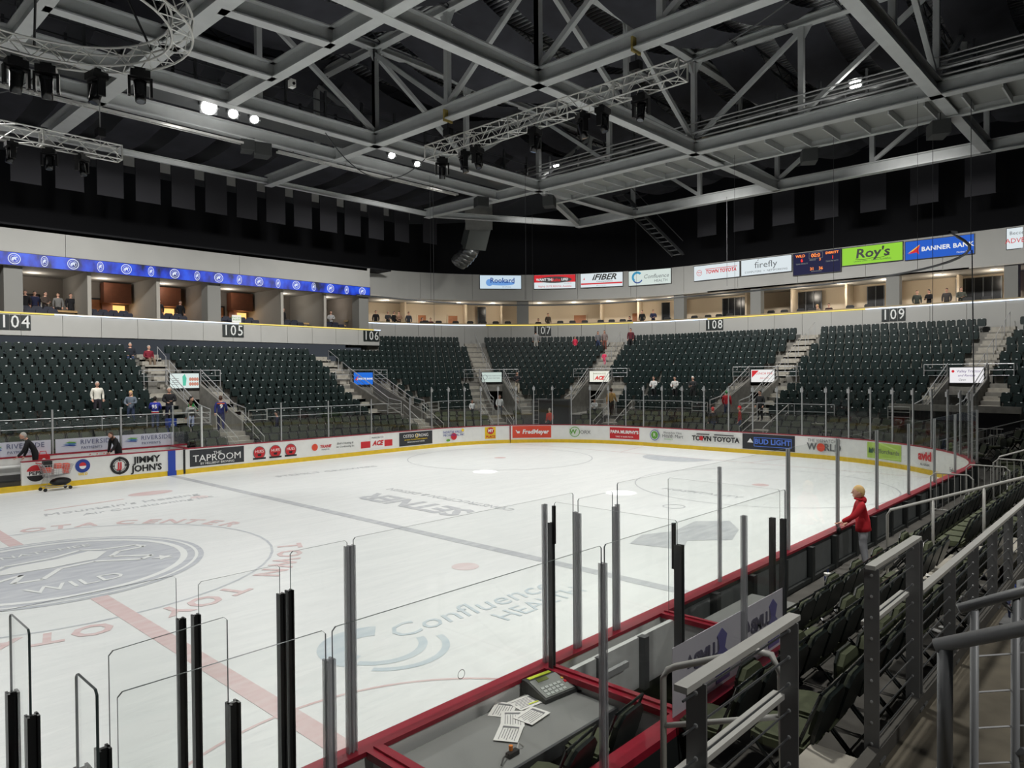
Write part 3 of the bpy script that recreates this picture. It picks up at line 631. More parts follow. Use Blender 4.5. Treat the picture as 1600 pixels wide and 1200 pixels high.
# front rail of the tier
fr = empty('tier_guard_rail', label='grey pipe guard rail along the front of the main stand', cat='rail')
cutr = [(p-2.0/rr(p, -12.7), p+2.0/rr(p, -12.7)) for p, a in PORT]; s = -37
for a, b in cutr+[(57, 58)]:
    if a-s > 1:
        m = MB(); ss = samples(s, a, 1.0); pts = [(*tpath(q, -12.72)[:2], 2.45) for q in ss]
        m.tube(pts, .024, 6); m.tube([(p[0], p[1], 2.05) for p in pts], .012, 5)
        m.build('top_rail', steel, fr)
        n_ = max(1, round((a-s)*rr((a+s)/2, -12.7)/1.9))
        for q in samples(s, a, (a-s)/n_): x, y, t = tpath(q, -12.72); MB().tube([(x, y, 1.4), (x, y, 2.45)], .02, 6).build('post', steel, fr)
    s = b
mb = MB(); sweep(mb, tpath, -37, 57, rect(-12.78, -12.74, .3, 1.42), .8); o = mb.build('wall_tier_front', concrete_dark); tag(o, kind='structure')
# equipment opening at the rink end, with a ladder leaning in it
og = empty('equipment_gate', M=oframe(bpath, 29.6, 3.3), label='dark equipment opening below the stand behind the end glass', cat='gate')
MB().box((0, 0, 1.4), (2.3, .1, 2.1)).build('opening', mat('opening_shade', (52, 54, 56), .8), og); m = MB()  # flat dark panel, its colour stands for the shade inside the opening
for x in (-1.2, 1.2): m.box((x, -.05, 1.4), (.12, .2, 2.1))
m.box((0, -.05, 2.45), (2.5, .2, .12)); m.build('gate_frame', steel_d, og)
ld = empty('step_ladder', M=oframe(bpath, 28.85, 2.7, .42), label='pale aluminium ladder standing upright behind the end glass', cat='ladder')
for x in (-.19, .19): MB().bar((x, 0, 0), (x, .0, 2.1), .05, .03).build('ladder_rail', white_tube, ld)
for k in range(7): MB().bar((-.19, 0, .25+.28*k), (.19, 0, .25+.28*k), .03, .03).build('rung', white_tube, ld)

# ---------------------------------------------------------------- team bench on the far side
tb = empty('team_bench', label='white walled team bench box behind the far boards', cat='bench')
m = MB(); m.box((1, 14.8, .76), (16, .12, .64)); m.build('back_wall', board_white, tb); MB().box((1, 14.8, 1.1), (16, .2, .05)).build('cap_rail', cap_red, tb)
MB().box((8.3, 14, .76), (.1, 1.5, .64)).build('end_wall', board_white, tb); MB().box((8.3, 14, 1.1), (.16, 1.6, .05)).build('cap_rail', cap_red, tb)
MB().box((1, 14.5, .78), (14, .36, .06)).build('bench_seat', board_white, tb); MB().box((1, 13.9, .4), (14, 1.6, .06)).build('bench_floor', black, tb)
MB().box((3, 13.45, .9), (10, .3, .04)).build('shelf', board_white, tb)
for x in (-1.2, 1.24, 3.76, 6.28, 8.42):
    MB().box((x, 14.8, 2.0), (.06, .07, 1.78)).build('glass_post', steel, tb)
for a, b in ((-1.2, 1.24), (1.24, 3.76), (3.76, 6.28), (6.28, 8.42)): pane_xy((a+.04, 14.8), (b-.04, 14.8), 1.13, 2.88, tb)
pane_xy((8.45, 14.8), (8.9, 13.1), 1.13, 2.88, tb)
for i, x in enumerate((2.5, 5.02, 7.35)):
    bn = MB().box((x, 14.74, 1.42), (2.36 if i < 2 else 2.1, .01, .56)).build('sponsor_banner', mat('banner_pale', (206, 208, 220), .6), tb)
    text('RIVERSIDE', .27, mat('ink_slate', (86, 92, 128), .5), bn, T(x+.33, 14.73, 1.52) @ UPR, .002, space=1.05); text('PAYMENTS', .15, MATS['ink_slate'], bn, T(x+.12, 14.73, 1.29) @ UPR, .002, space=1.1)
    for q, c in enumerate((ink_g, ink_t, ink_b)):
        m = MB(); z = 1.52-.06*q; m.add([(x-1.0+.06*(2-q), 14.725, z), (x-.7, 14.725, z+.05), (x-.42, 14.725, z+.02), (x-.5, 14.725, z-.02), (x-.75, 14.725, z)], [(0, 4, 3, 2, 1)]); m.build('swoosh', c, bn)
# white goods on the bench shelf
for i, x in enumerate((4.7, 4.95, 5.2)):
    g = empty('water_bottle', (x, 13.45, .92), label=f'white sports bottle on the bench shelf, {("first", "second", "third")[i]} from the open gate', cat='bottle', group='white bottles on the bench shelf'); MB().tube([(0, 0, 0), (0, 0, .15), (0, 0, .18)], .045, 8).build('bottle_body', white_p, g); MB().tube([(0, 0, .18), (0, 0, .22)], .02, 6).build('cap', ink_r, g)
g = empty('red_cooler', (3.35, 14.5, .82), label='red cooler bag with a handle on the team bench', cat='cooler')
MB().box((0, 0, .14), (.42, .22, .28)).build('body', ink_r, g); MB().box((0, 0, .31), (.34, .2, .06)).build('lid', ink_r, g); MB().tube([(-.12, 0, .34), (-.1, 0, .46), (.1, 0, .46), (.12, 0, .34)], .015, 6).build('handle', ink_r, g); MB().disc((0, 0, 0), .06).build('emblem', ink_w, g, M=T(0, -.115, .14) @ UPR)

# ================================================================ FASCIAS, SUITES, CLUB LEVEL
wl = empty('wall_side_fascia', kind='structure', label='pale panelled fascia below the suites')
x = -12.0
while x < 28.7:
    w = min(1.94, 28.8-x); MB().box((x+w/2, 27.1, 7.0), (w-.02, .2, 1.16)).build('wall_panel', fascia_l, wl); x += 1.94
MB().box((8.4, 27.22, 7.0), (40.8, .1, 1.2)).build('backing', concrete_dark, wl)
MB().box((28.75, 28.4, 7.0), (.1, 2.6, 1.2)).build('end_panel', fascia_l, wl)
MB().box((8.4, 27.14, 7.63), (40.8, .34, .07)).build('ledge', mat('ledge_tan', (148, 132, 98), .5), wl)
for a, b, m_ in ((-12, 7, led_y), (7, 17.5, led_w), (17.5, 28.2, led_y), (28.2, 28.8, led_w)): MB().box(((a+b)/2, 26.95, 7.6), (b-a, .03, .05)).build('led_strip', m_, wl)
we = empty('wall_end_fascia', kind='structure', label='pale curved fascia below the club level')
s = 1.2
while s < 57: m = MB(); sweep(m, tpath, s, s+2.0-.02, rect(0, .2, 6.3, 8.28), .5); m.build('wall_panel', fascia_m, we); s += 2.0
m = MB(); sweep(m, tpath, 1.0, 57, rect(.2, .3, 6.3, 8.28), .8); m.build('backing', concrete_dark, we)
m = MB(); sweep(m, tpath, 1.0, 57, rect(-.02, .5, 8.3, 8.44), .8); m.build('ledge', mat('ledge_tan', (148, 132, 98), .5), we)
for a, b, m_ in ((2, 13, led_w), (13, 25.6, led_y), (25.6, 31.9, led_w), (31.9, 43.4, led_y), (43.4, 57, led_w)): m = MB(); sweep(m, tpath, a, b, rect(-.05, -.02, 8.28, 8.34), .6); m.build('led_strip', m_, we)
# upper fascias
wu = empty('wall_upper_fascia', kind='structure', label='grey upper fascia above the suites and club')
for a, b in ((-12, 1), (1, 7.6), (7.6, 17.6), (17.6, 27.85)): MB().box(((a+b)/2, 27.1, 11.1), (b-a-.02, .2, 1.9)).build('wall_panel', fascia_m, wu)
s = 2.9; x3, y3, _ = tpath(2.9)
m = MB(); m.bar((27.85, 27.1, 11.2), (x3, y3+.1, 11.45), .2, 2.1); m.build('wall_panel', fascia_m, wu)
while s < 57: m = MB(); sweep(m, tpath, s, s+4.48, rect(0, .2, 10.38, 12.6), .5); m.build('wall_panel', fascia_m, wu); s += 4.5
# ribbon board
rb = empty('ribbon_display', label='long blue ribbon video board with repeating round horse crests above the suites', cat='display')
MB().box((8, 26.94, 10.44), (39.7, .1, .72)).build('housing', black, rb)
rm = bpy.data.materials.new('ribbon_blue'); rm.use_nodes = True; nt = rm.node_tree; b = nt.nodes['Principled BSDF']; tc = nt.nodes.new('ShaderNodeTexCoord'); nz = nt.nodes.new('ShaderNodeTexNoise'); mp = nt.nodes.new('ShaderNodeMapping'); cr = nt.nodes.new('ShaderNodeValToRGB')
mp.inputs['Scale'].default_value = (1, 1, .6); nz.inputs['Scale'].default_value = 1.3; nz.inputs['Detail'].default_value = 5; nt.links.new(tc.outputs['Object'], mp.inputs[0]); nt.links.new(mp.outputs[0], nz.inputs['Vector']); nt.links.new(nz.outputs['Fac'], cr.inputs[0])
e = cr.color_ramp.elements; e[0].position = .34; e[0].color = lin((10, 22, 60)); e[1].position = .62; e[1].color = lin((30, 84, 230)); k_ = cr.color_ramp.elements.new(.48); k_.color = lin((18, 52, 190))
nt.links.new(cr.outputs[0], b.inputs['Emission Color']); b.inputs['Emission Strength'].default_value = .95; b.inputs['Base Color'].default_value = (0, 0, 0, 1)
MB().box((8, 26.88, 10.44), (39.6, .02, .66)).build('screen_face', rm, rb)
scr_w = screen('screen_white', (224, 232, 250), .95)
ci = 0; x = 27.1
while x > 2.5:
    wv = 1.0 if ci % 2 == 0 else .6; M = T(x, 26.86, 10.44) @ UPR @ Matrix.Diagonal((wv, 1, 1, 1))
    c = MB(); c.ring((0, 0), .25, .29, n=20); c.ring((0, 0), .17, .19, n=20); c.prism([(-.14, -.06), (-.1, .06), (.02, .12), (.14, .08), (.08, .03), (.1, -.1), (0, -.02), (-.06, -.12)], 0, .002); c.build('crest', scr_w, rb, M=M)
    x -= 1.37 if ci % 2 == 0 else 1.37; ci += 1
# numbers on the fascia
def number_sign(word, M, where):
    o = empty('section_sign', M=M, label=f'section sign with white digits {word} on black tiles, {where}', cat='sign')
    for i, ch in enumerate(word):
        MB().box((-.48+.48*i, 0, 0), (.45, .8, .04)).build('tile', mat('tile_black', (26, 34, 34), .5), o); text(ch, .95, mat('digit_white', (216, 218, 216), .5), o, T(-.48+.48*i, 0, .025), .003, off=.004, sx=.85, name='digit')
number_sign('104', T(5.18, 26.97, 7.1) @ UPR, 'at the left edge of the picture'); number_sign('105', T(17.1, 26.97, 7.1) @ UPR, 'halfway along the far suites'); number_sign('106', T(27.95, 26.97, 7.12) @ UPR, 'at the end of the suites fascia')
for w_, s, wh in (('107', 17.9, 'in the far corner below the club'), ('108', 32.5, 'below the town advertising screen'), ('109', 45.1, 'below the lime green screen')): number_sign(w_, pframe(tpath, s, -.04 if s > 31 else -.06, 7.82), wh)

# suites on the far side
su = empty('wall_suites', kind='structure', label='open front private suites with pale walls and ceiling')
MB().box((8, 32, 10.24), (42, 9.8, .1)).build('suite_ceiling', ceil_m, su); MB().box((8, 32, 6.9), (42, 9.6, .1)).build('suite_floor', concrete_dark, su); MB().box((8, 32.2, 8.6), (42, .1, 3.4)).build('suite_back', carpet, su)
for x in (5.2, 16.0, 27.5): MB().box((x, 27.7, 8.75), (.85, .9, 2.95)).build('suite_pillar', mat('pillar_grey', (128, 128, 124), .8), su)
for x in (1.5, 8.85, 12.6, 20.8, 24.2): MB().box((x, 29.9, 8.6), (.12, 4.6, 3.3)).build('suite_partition', mat('pale_partition', (160, 156, 148), .8), su); MB().box((x, 27.4, 8.75), (.2, .12, 2.95)).build('partition_post', mat('pale_partition', (160, 156, 148), .8), su)
for x in (5.2, 16.0, 27.5): MB().box((x, 30.2, 8.6), (.2, 4, 3.3)).build('suite_partition', carpet, su)
bays = [(5.6, 8.8, 2), (8.95, 12.5, 1), (12.7, 15.6, 1), (16.4, 20.7, 1), (20.9, 24.1, 0), (24.3, 27.1, 3), (1.6, 4.8, 1)]
seatmesh = MB(); seatmesh.slab(rounded(.5, .35, .95, .08), -.05, .05); seatmesh.box((0, -.2, .42), (.46, .4, .1)); seatmesh.box((0, -.1, .2), (.36, .3, .4)); sme = seatmesh.mesh('suite_chair', navy)
for bi, (a, b, typ) in enumerate(bays):
    wd = ('pair of suites nearest the 106 sign', 'suite by the 105 sign', 'suite left of the 105 sign', 'last suite')[0]
    nmz = ['the first suite', 'the second suite', 'the third suite', 'the fourth suite', 'the unlit fifth suite', 'the corner suite', 'the leftmost suite'][bi]
    mid = (a+b)/2
    for r in range(2):
        n_ = int((b-a-1.0)/.56)
        for q in range(n_):
            o = bpy.data.objects.new('suite_chair', sme); COL.objects.link(o); o.location = (a+.4+.56*q, 27.75+.8*r, 7.0+.2*r); tag(o, f'dark navy seat, {nth(q+1)} from left, {("front", "rear")[r]} row of {nmz}', 'seat', f'navy seats in {nmz}')
    d = empty('door', (mid-.2, 32.1, 6.95), label=f'wood door with dark frame at the back of {nmz}', cat='door', group='suite doors')
    MB().box((0, -.02, 1.05), (.95, .06, 2.1)).build('leaf', wood, d); m = MB(); m.box((-.52, -.04, 1.1), (.08, .1, 2.2)); m.box((.52, -.04, 1.1), (.08, .1, 2.2)); m.box((0, -.04, 2.17), (1.12, .1, .08)); m.build('frame', black, d)
    if typ == 1:
        c = empty('suite_cabinet', (b-.95, 31.2, 6.95), label=f'warm wood cabinet with lit counter in {nmz}', cat='cabinet')
        MB().box((0, .2, 2.5), (1.6, .7, 1.25)).build('upper_cabinet', wood_d, c); MB().box((-.45, .45, 1.6), (.6, .2, .7)).build('splashback', wood_d, c); MB().box((-.1, .1, 1.1), (1.9, .8, .12)).build('counter', mat('counter_tan', (176, 142, 92), .5), c); MB().box((-.1, .3, .55), (1.6, .5, 1.0)).build('base', wood_d, c)
        MB().box((0, .5, 1.5), (1.2, .04, .55)).build('lit_panel', warm_e, c)
    if typ == 2 or typ == 3:
        c = empty('suite_counter', (mid+.5, 29.6, 6.95), label=f'long tan bar counter in {nmz}', cat='counter'); MB().box((0, 0, 1.05), (2.2, .5, .12)).build('counter_top', mat('counter_tan', (176, 142, 92), .5), c); MB().box((0, .05, .5), (2.0, .3, 1.0)).build('base', carpet, c)
    if typ == 0:
        c = empty('suite_counter', (mid-.1, 29.4, 6.95), label=f'long tan bar counter in {nmz}', cat='counter'); MB().box((0, 0, 1.05), (3.2, .4, .12)).build('counter_top', mat('counter_tan', (176, 142, 92), .5), c); MB().box((0, .05, .5), (3.0, .3, 1.0)).build('base', carpet, c)
        w2 = MB().box((a+.6, 32.1, 9.1), (.9, .06, 1.2)).build('wall_cabinet', wood_d); tag(w2, 'small wood wall cabinet in the unlit suite in the middle', 'cabinet')
# framed team print on a suite wall and a hand-made sign on a ledge
w2 = empty('wall_banner', (7.1, 32.1, 8.7), label='white banner with black lettering on the back wall of the first suite', cat='banner'); MB().box((0, 0, 0), (1.9, .03, .6)).build('cloth', white_p, w2); text('CLAWSON LIVE', .26, ink, w2, T(0, -.03, .1) @ UPR, .002, off=.01)
w2 = empty('hanging_sign', (17.35, 27.02, 7.9), label='small white paper sign with green lettering on the suite ledge', cat='sign'); MB().box((0, -.02, 0), (.62, .02, .48)).build('paper', white_p, w2); text("DON'T STOP\nBELIEVIN", .13, ink_g, w2, T(0, -.035, .0) @ UPR, .002)
for x in (6.8, 10.4, 14, 18.3, 22.4, 26): lamp('suite_light', 'POINT', (x, 30.2, 9.9), (x, 30, 0), 38, .25, col=(1, .93, .84))
for x in (11.6, 14.7, 19.8): lamp('counter_light', 'POINT', (x, 31.2, 8.6), (x, 30, 0), 9, .1, col=(1, .7, .4))

# club level at the end
cl = empty('wall_club_level', kind='structure', label='cream back wall, floor and ceiling of the open club level')
m = MB(); sweep(m, tpath, 1.0, 57, rect(4.0, 4.2, 7.3, 10.5), .7); m.build('club_back', cream, cl)
m = MB(); sweep(m, tpath, 1.0, 57, rect(.2, 4.2, 7.2, 7.3), .7); m.build('club_floor', concrete_dark, cl)
m = MB(); sweep(m, tpath, 1.0, 57, rect(.0, 4.2, 10.38, 10.46), .7); m.build('club_ceiling', ceil_m, cl)
for s, w_ in ((16.2, 1.0), (29.4, .85), (35.7, .8), (45.0, .8), (51.4, .7)): m = MB(); m.M = oframe(tpath, s, .45); m.box((0, 0, 9.4), (w_, .6, 2.0)); m.build('club_pillar', mat('pillar_grey', (128, 128, 124), .8), cl)
for s in (7.0, 11.8, 14.6, 22.4, 25.3, 28.3, 33.8, 37.4, 41.3, 44.3, 48.2, 50.8):
    m = MB(); m.M = oframe(tpath, s, 3.3); m.box((0, 0, 8.9), (.14, 1.4, 3.0)); m.build('club_partition', cream, cl)
for i, (a, b) in enumerate(((8.3, 8.9), (10.6, 11.3), (20.2, 21.1), (24.6, 25.1), (3.9, 4.3))):
    d = empty('door', M=oframe(tpath, (a+b)/2, 3.95, 7.3), label=f'light wood door on the club level, {("first", "second", "third", "fourth", "fifth")[i]} of the row of doors', cat='door', group='club level doors')
    w_ = (b-a)*1.2; MB().box((0, -.05, 1.05), (w_, .06, 2.1)).build('leaf', wood, d); m = MB(); m.box((-w_/2-.04, -.06, 1.08), (.08, .1, 2.16)); m.box((w_/2+.04, -.06, 1.08), (.08, .1, 2.16)); m.box((0, -.06, 2.15), (w_+.16, .1, .08)); m.build('frame', cream, d)
for i, (a, b) in enumerate(((12.8, 13.5), (26.8, 27.5), (31.3, 33.4), (36.9, 39.2), (42.4, 43.5), (47.9, 50.4))):
    d = empty('club_window', M=oframe(tpath, (a+b)/2, 3.7, 8.2), label=f'tall dark glazed opening with black curtains on the club level, {("first", "second", "third", "fourth", "fifth", "sixth")[i]} of six', cat='window')
    w_ = b-a; MB().box((0, .05, .95), (w_, .06, 2.1)).build('glazing', black_gloss, d); n_ = max(1, int(w_/.5)); [MB().box((-w_/2+w_*q/n_, .0, .95), (.06, .06, 2.1)).build('mullion', steel_d, d) for q in range(n_+1)]
stm = MB(); stm.slab(rounded(.55, .9, 1.35, .08), .0, .05); stm.box((0, -.2, .75), (.45, .42, .06)); stm.tube([(0, -.2, 0), (0, -.2, .75)], .04, 6); stm.disc((0, -.2, .02), .22); ste = stm.mesh('bar_stool', black)
for i, s in enumerate((8.2, 9.3, 10.7, 11.9, 13.0, 14.0, 15.0, 19.3, 20.3, 21.3, 22.6, 23.5, 24.4, 28.0, 30.2, 31.3, 32.2, 33.1, 36.4, 37.4, 38.6, 39.4, 42.0, 43.2, 49.0, 50.0)):
    o = bpy.data.objects.new('bar_stool', ste); COL.objects.link(o); o.matrix_world = oframe(tpath, s, 1.3, 7.4) @ RZ(pi); tag(o, f'black backed bar stool behind the club ledge, {nth(i+1)} from the left', 'stool', 'black stools along the club ledge')
dls = [5.1, 8.1, 11.0, 13.8, 17.6, 20.4, 23.2, 25.6, 28.1, 32.1, 38.2, 41.2, 44.1, 47.3, 50.3]
for i, s in enumerate(dls):
    o = empty('ceiling_downlight', M=oframe(tpath, s, 1.5, 10.36), label=f'round white downlight in the club ceiling, {nth(i+1)} from the left', cat='light', group='downlights over the club level'); MB().disc((0, 0, -.02), .2, n=16).build('lens', down_e, o); MB().ring((0, 0), .2, .26, n=16, z=-.02).build('trim_ring', white_p, o)
    x, y, t = tpath(s, 2.0); lamp('downlight_beam', 'POINT', (x, y, 9.9), (x, y, 0), 55, .2, col=(1, .9, .76))
# curved pipe carrying the protective net at the rink end
npipe = empty('net_pipe', label='long curved grey pipe hung on cables above the end glass to carry the safety net', cat='pipe')
pts = [(*bpath(s, -.0)[:2], 8.3) for s in samples(17, SN+2, 1.0)]+[(22.9, -12.6, 8.75)]
MB().tube(pts, .045, 6).build('pipe_run', mat('pipe_grey', (96, 98, 100), .5, .3), npipe)
for s in (22, 28.6, 35, 41, 46, 50.5): x, y, t = bpath(s); MB().tube([(x, y, 8.3), (x, y, 15.4)], .008, 4).build('hanger_cable', steel_d, npipe)
MB().tube([(24.2, -12.8, 8.3), (24.0, -12.9, 3.4)], .02, 5).build('edge_cord', steel_d, npipe)

# ---------------------------------------------------------------- advertising screens
def sign(M, w, h, bg, label, em=.92, name='advert_display'):
    o = empty(name, M=M, label=label, cat='display'); MB().box((0, 0, -.06), (w+.08, h+.08, .12)).build('housing', black, o); MB().box((0, 0, .005), (w, h, .01)).build('screen_face', screen('scr_%d_%d_%d' % bg, bg, em), o); return o
def st(o, body, x, y, size, m, sx=1, shear=0, off=0, space=1): text(body, size, m, o, T(x, y, .018), .002, shear=shear, sx=sx, off=off, space=space)
def shp(o, mb, m, x=0, y=0, z=.016): mb.build('emblem', m, o, M=T(x, y, z))
WH = (226, 236, 240)
sc_r = screen('sc_red', (214, 44, 52)); sc_b = screen('sc_blue', (60, 120, 200)); sc_g = screen('sc_greytext', (120, 124, 128), .7); sc_t = screen('sc_teal', (60, 150, 190)); sc_w = screen('sc_white', (238, 240, 240)); sc_o = screen('sc_orange', (255, 140, 60), 1.4); sc_rd = screen('sc_digit', (255, 50, 40), 1.3); sc_k = mat('sc_black', (12, 14, 14), .5)
F_ = lambda s, z, d: pframe(tpath, s, -.09-d, z)
o = sign(F_(14.3, 11.97, .09), 3.5, 1.12, (206, 226, 240), 'white advertising screen with blue script lettering, leftmost above the club'); st(o, 'Rookard', .15, .12, .6, screen('sc_navy', (50, 80, 150)), 1.0, off=.012); shp(o, MB().disc((0, 0, 0), 1.1, ry=.17), screen('sc_sky', (110, 160, 225)), .1, -.12, .013); shp(o, MB().disc((0, 0, 0), .3, ry=.3), MATS['sc_sky'], -.95, -.05, .012); st(o, '509-679-0556', .5, -.42, .13, sc_g)
o = sign(F_(18.95, 11.97, .09), 3.5, 1.15, WH, 'white and red advertising screen offering suite rental'); shp(o, MB().box((0, 0, 0), (3.5, .62, .004)), sc_r, 0, .26, .012); shp(o, MB().disc((0, 0, 0), 1.45, ry=.27), screen('sc_darkgrey', (90, 84, 84), .6), 0, .16, .016); text('WANT THE', .28, sc_w, o, T(-.85, .17, .024), .002, off=.008); text('Suite', .4, sc_r, o, T(.1, .14, .026), .002, off=.01); text('LIFE?', .28, sc_w, o, T(.85, .17, .024), .002, off=.008); st(o, 'Nightly SUITE RENTAL Available', 0, -.4, .22, sc_r, .95, .1); st(o, 'AS LOW AS', 1.1, -.16, .12, sc_g)
o = sign(F_(22.95, 11.98, .09), 3.55, 1.15, WH, 'white advertising screen with dark and red italic fiber lettering'); st(o, 'iFIBER', .2, .22, .68, sc_k, 1.15, .35, .02); st(o, 'Communications', .25, -.12, .18, sc_k, 1.1); shp(o, MB().box((0, 0, 0), (3.5, .12, .004)), sc_r, 0, -.29); st(o, 'phone internet tv', 0, -.45, .12, sc_g); shp(o, MB().prism([(-.1, -.1), (0, .12), (.02, -.1)], 0, .003), sc_r, -1.45, .15)
o = sign(F_(27.05, 11.95, .09), 3.55, 1.18, (216, 228, 222), 'pale green advertising screen with a blue swirl and health lettering'); st(o, 'Confluence', .55, .06, .46, sc_g, 1.0, .25); st(o, 'HEALTH', .95, -.32, .3, sc_g); shp(o, MB().ring((0, 0), .28, .46, a0=.7, a1=pi+.9), sc_t, -1.05, .08); shp(o, MB().ring((0, 0), .36, .46, a0=pi+.6, a1=2*pi-.5), screen('sc_navy', (50, 80, 150)), -1.0, .02)
EF = lambda y, z: T(46.38, y, z) @ Matrix(((0, 0, -1, 0), (-1, 0, 0, 0), (0, 1, 0, 0), (0, 0, 0, 1)))
o = sign(EF(8.03, 11.9), 3.75, 1.12, WH, 'white advertising screen with red town lettering and oval emblem'); st(o, 'TOWN TOYOTA', .38, .02, .38, sc_r, .86, .15, .012); shp(o, MB().ring((0, 0), .2, .23), sc_r, -1.42, .02); shp(o, MB().box((0, 0, 0), (.36, .03, .003)), sc_r, -1.42, .08); shp(o, MB().ring((0, 0), .08, .1), sc_r, -1.42, .0); shp(o, MB().box((0, 0, 0), (2.6, .04, .003)), sc_r, .4, .26)
o = sign(EF(4.12, 11.92), 3.75, 1.14, WH, 'white advertising screen with thin grey lower-case lettering and a small winged insect'); st(o, 'firefly', 0, .1, .66, sc_g, 1.15); st(o, 'COMPUTERS  +  NETWORKING', 0, -.36, .2, sc_g, 1.05, space=1.1); shp(o, MB().prism([(-.04, 0), (.02, .1), (.08, .12), (.02, 0)], 0, .003), sc_g, -.6, .42)
o = sign(EF(-3.07, 11.9), 3.7, 1.15, (150, 214, 60), 'lime green advertising screen with black hand drawn lettering'); st(o, "Roy's", .05, .1, .85, sc_k, 1.15, .1, .02); st(o, 'LAWN CARE — LAWN PLUMBING', .05, -.38, .15, sc_k); m = MB(); m.tube([(-1.0, -.22, 0), (-.5, -.3, 0), (0, -.24, 0), (.5, -.28, 0), (1.1, -.14, 0)], .014, 5); shp(o, m, sc_k, 0, 0, .02)
o = sign(EF(-6.97, 11.85), 3.75, 1.15, (30, 92, 200), 'blue advertising screen with white bank lettering and a red and yellow pennant'); st(o, 'BANNER BANK', .45, .0, .38, sc_w, 1.05, 0, .01, 1.05); shp(o, MB().prism([(-.55, -.22), (.12, .3), (.02, .0), (.06, -.3), (-.1, -.15)], 0, .003), sc_r, -1.15, 0); shp(o, MB().prism([(-.6, -.18), (.1, .32), (.02, .2), (-.3, -.05)], 0, .004), screen('sc_yellow', (250, 200, 60)), -1.15, 0, .02); st(o, 'Member FDIC', 1.35, -.42, .13, sc_w)
o = sign(EF(-12.2, 11.9), 3.4, 1.2, WH, 'white advertising screen at the right frame edge asking for advertisers'); st(o, 'Become an', -.9, .3, .3, sc_g); st(o, 'ADVERTISER', -.72, -.15, .4, sc_r, .95)
o = sign(EF(.5, 11.75), 3.2, 1.5, (22, 24, 66), 'dark blue scoreboard with glowing orange and red digits', .8, 'scoreboard')
for body, x, y, z_, m_ in (('WILD', -1.1, .55, .26, sc_o), ('EVERETT', 1.05, .57, .22, sc_o), ('00:0', -.05, .5, .36, sc_o), ('6', -1.0, .24, .34, sc_rd), ('1', 1.1, .24, .3, sc_rd), ('PERIOD', -.25, .2, .13, sc_g), ('3', .25, .2, .24, sc_o), ('TEAM PENALTY', -1.0, 0, .12, sc_g), ('TEAM PENALTY', 1.05, 0, .12, sc_g), ('31', -.3, -.42, .28, sc_o), ('36', .3, -.42, .28, sc_o), ('SHOTS ON GOAL', 0, -.6, .09, sc_g)): st(o, body, x, y, z_, m_, 1, 0, .006)
m = MB()
for a_, b_ in (((-.5, .3), (.42, .3)), ((-.5, .7), (.42, .7)), ((-.5, .3), (-.5, .7)), ((.42, .3), (.42, .7))): m.bar(a_+(0,), b_+(0,), .025, .004)
shp(o, m, sc_g)
# portal screens, on the head wall of each portal
PF = lambda i: oframe(tpath, PORT[i][0], -12.75+1.15+4.2-.08, 3.93) @ UPR
o = sign(PF(0), 1.55, .8, (226, 240, 236), 'bright portal screen with green and photo artwork left of the 105 sign', .9, 'portal_screen'); shp(o, MB().prism([(-.1, -.3), (.05, -.3), (.1, .1), (.0, .34), (-.12, .2)], 0, .003), screen('sc_mint', (90, 200, 170)), 0, .03); [shp(o, MB().disc((0, 0, 0), .07, ry=.1), screen('sc_skin', (216, 150, 130), .8), .3+.13*q, .08-.26*r_) for q in range(4) for r_ in range(2)]; [shp(o, MB().box((0, 0, 0), (.36, .02, .002)), sc_g, -.5, .12-.1*q) for q in range(4)]
o = sign(PF(1), 1.5, .8, (30, 110, 220), 'blue portal screen with white bank lettering and red pennant below the 106 sign', .95, 'portal_screen'); st(o, 'BANNER BANK', .12, -.02, .17, sc_w, 1.1, 0, .006); shp(o, MB().prism([(-.2, -.1), (.06, .16), (.02, -.16)], 0, .003), sc_r, -.48, .03)
o = sign(PF(2), 1.5, .72, (206, 222, 214), 'pale grey green portal screen with thin lettering left of the 107 sign', .85, 'portal_screen'); st(o, 'INLAND NORTHWEST', .15, .1, .12, sc_g); st(o, 'LAND PARTNERS', .15, -.08, .12, sc_g); shp(o, MB().ring((0, 0), .15, .18), sc_g, -.52, 0)
o = sign(PF(3), 1.5, .8, (240, 240, 226), 'cream portal screen with red hardware lettering right of the 107 sign', .95, 'portal_screen'); st(o, 'ACE', 0, -.12, .36, sc_r, 1, .3, .02); st(o, 'MARSON CO', 0, .2, .15, screen('sc_olive', (110, 110, 60))); m = MB(); m.bar((-.45, -.3, 0), (-.45, .3, 0), .02, .003); m.bar((.45, -.3, 0), (.45, .3, 0), .02, .003); shp(o, m, MATS['sc_olive'])
o = sign(PF(4), 1.5, .78, (240, 240, 238), 'white portal screen with red corner triangle and lunch lettering below the 108 sign', .95, 'portal_screen'); st(o, 'LUNCH PAK', .1, .14, .2, sc_r); st(o, 'Join us Fri', .12, -.14, .14, sc_r, 1, .2); shp(o, MB().prism([(-.2, .2), (.25, .2), (-.2, -.25)], 0, .003), sc_r, -.5, .13)
o = sign(PF(5), 1.55, .8, (240, 238, 240), 'white portal screen with purple tractor lettering right of the 109 sign', .95, 'portal_screen'); st(o, 'Valley Tractor', .1, .2, .19, screen('sc_purple', (90, 60, 130))); st(o, 'and Rentals', .0, -.02, .17, MATS['sc_purple'], 1, .3); st(o, 'Open', -.2, -.24, .15, sc_g, 1, .3); shp(o, MB().disc((0, 0, 0), .07), sc_r, -.62, .2)
print('stands done')
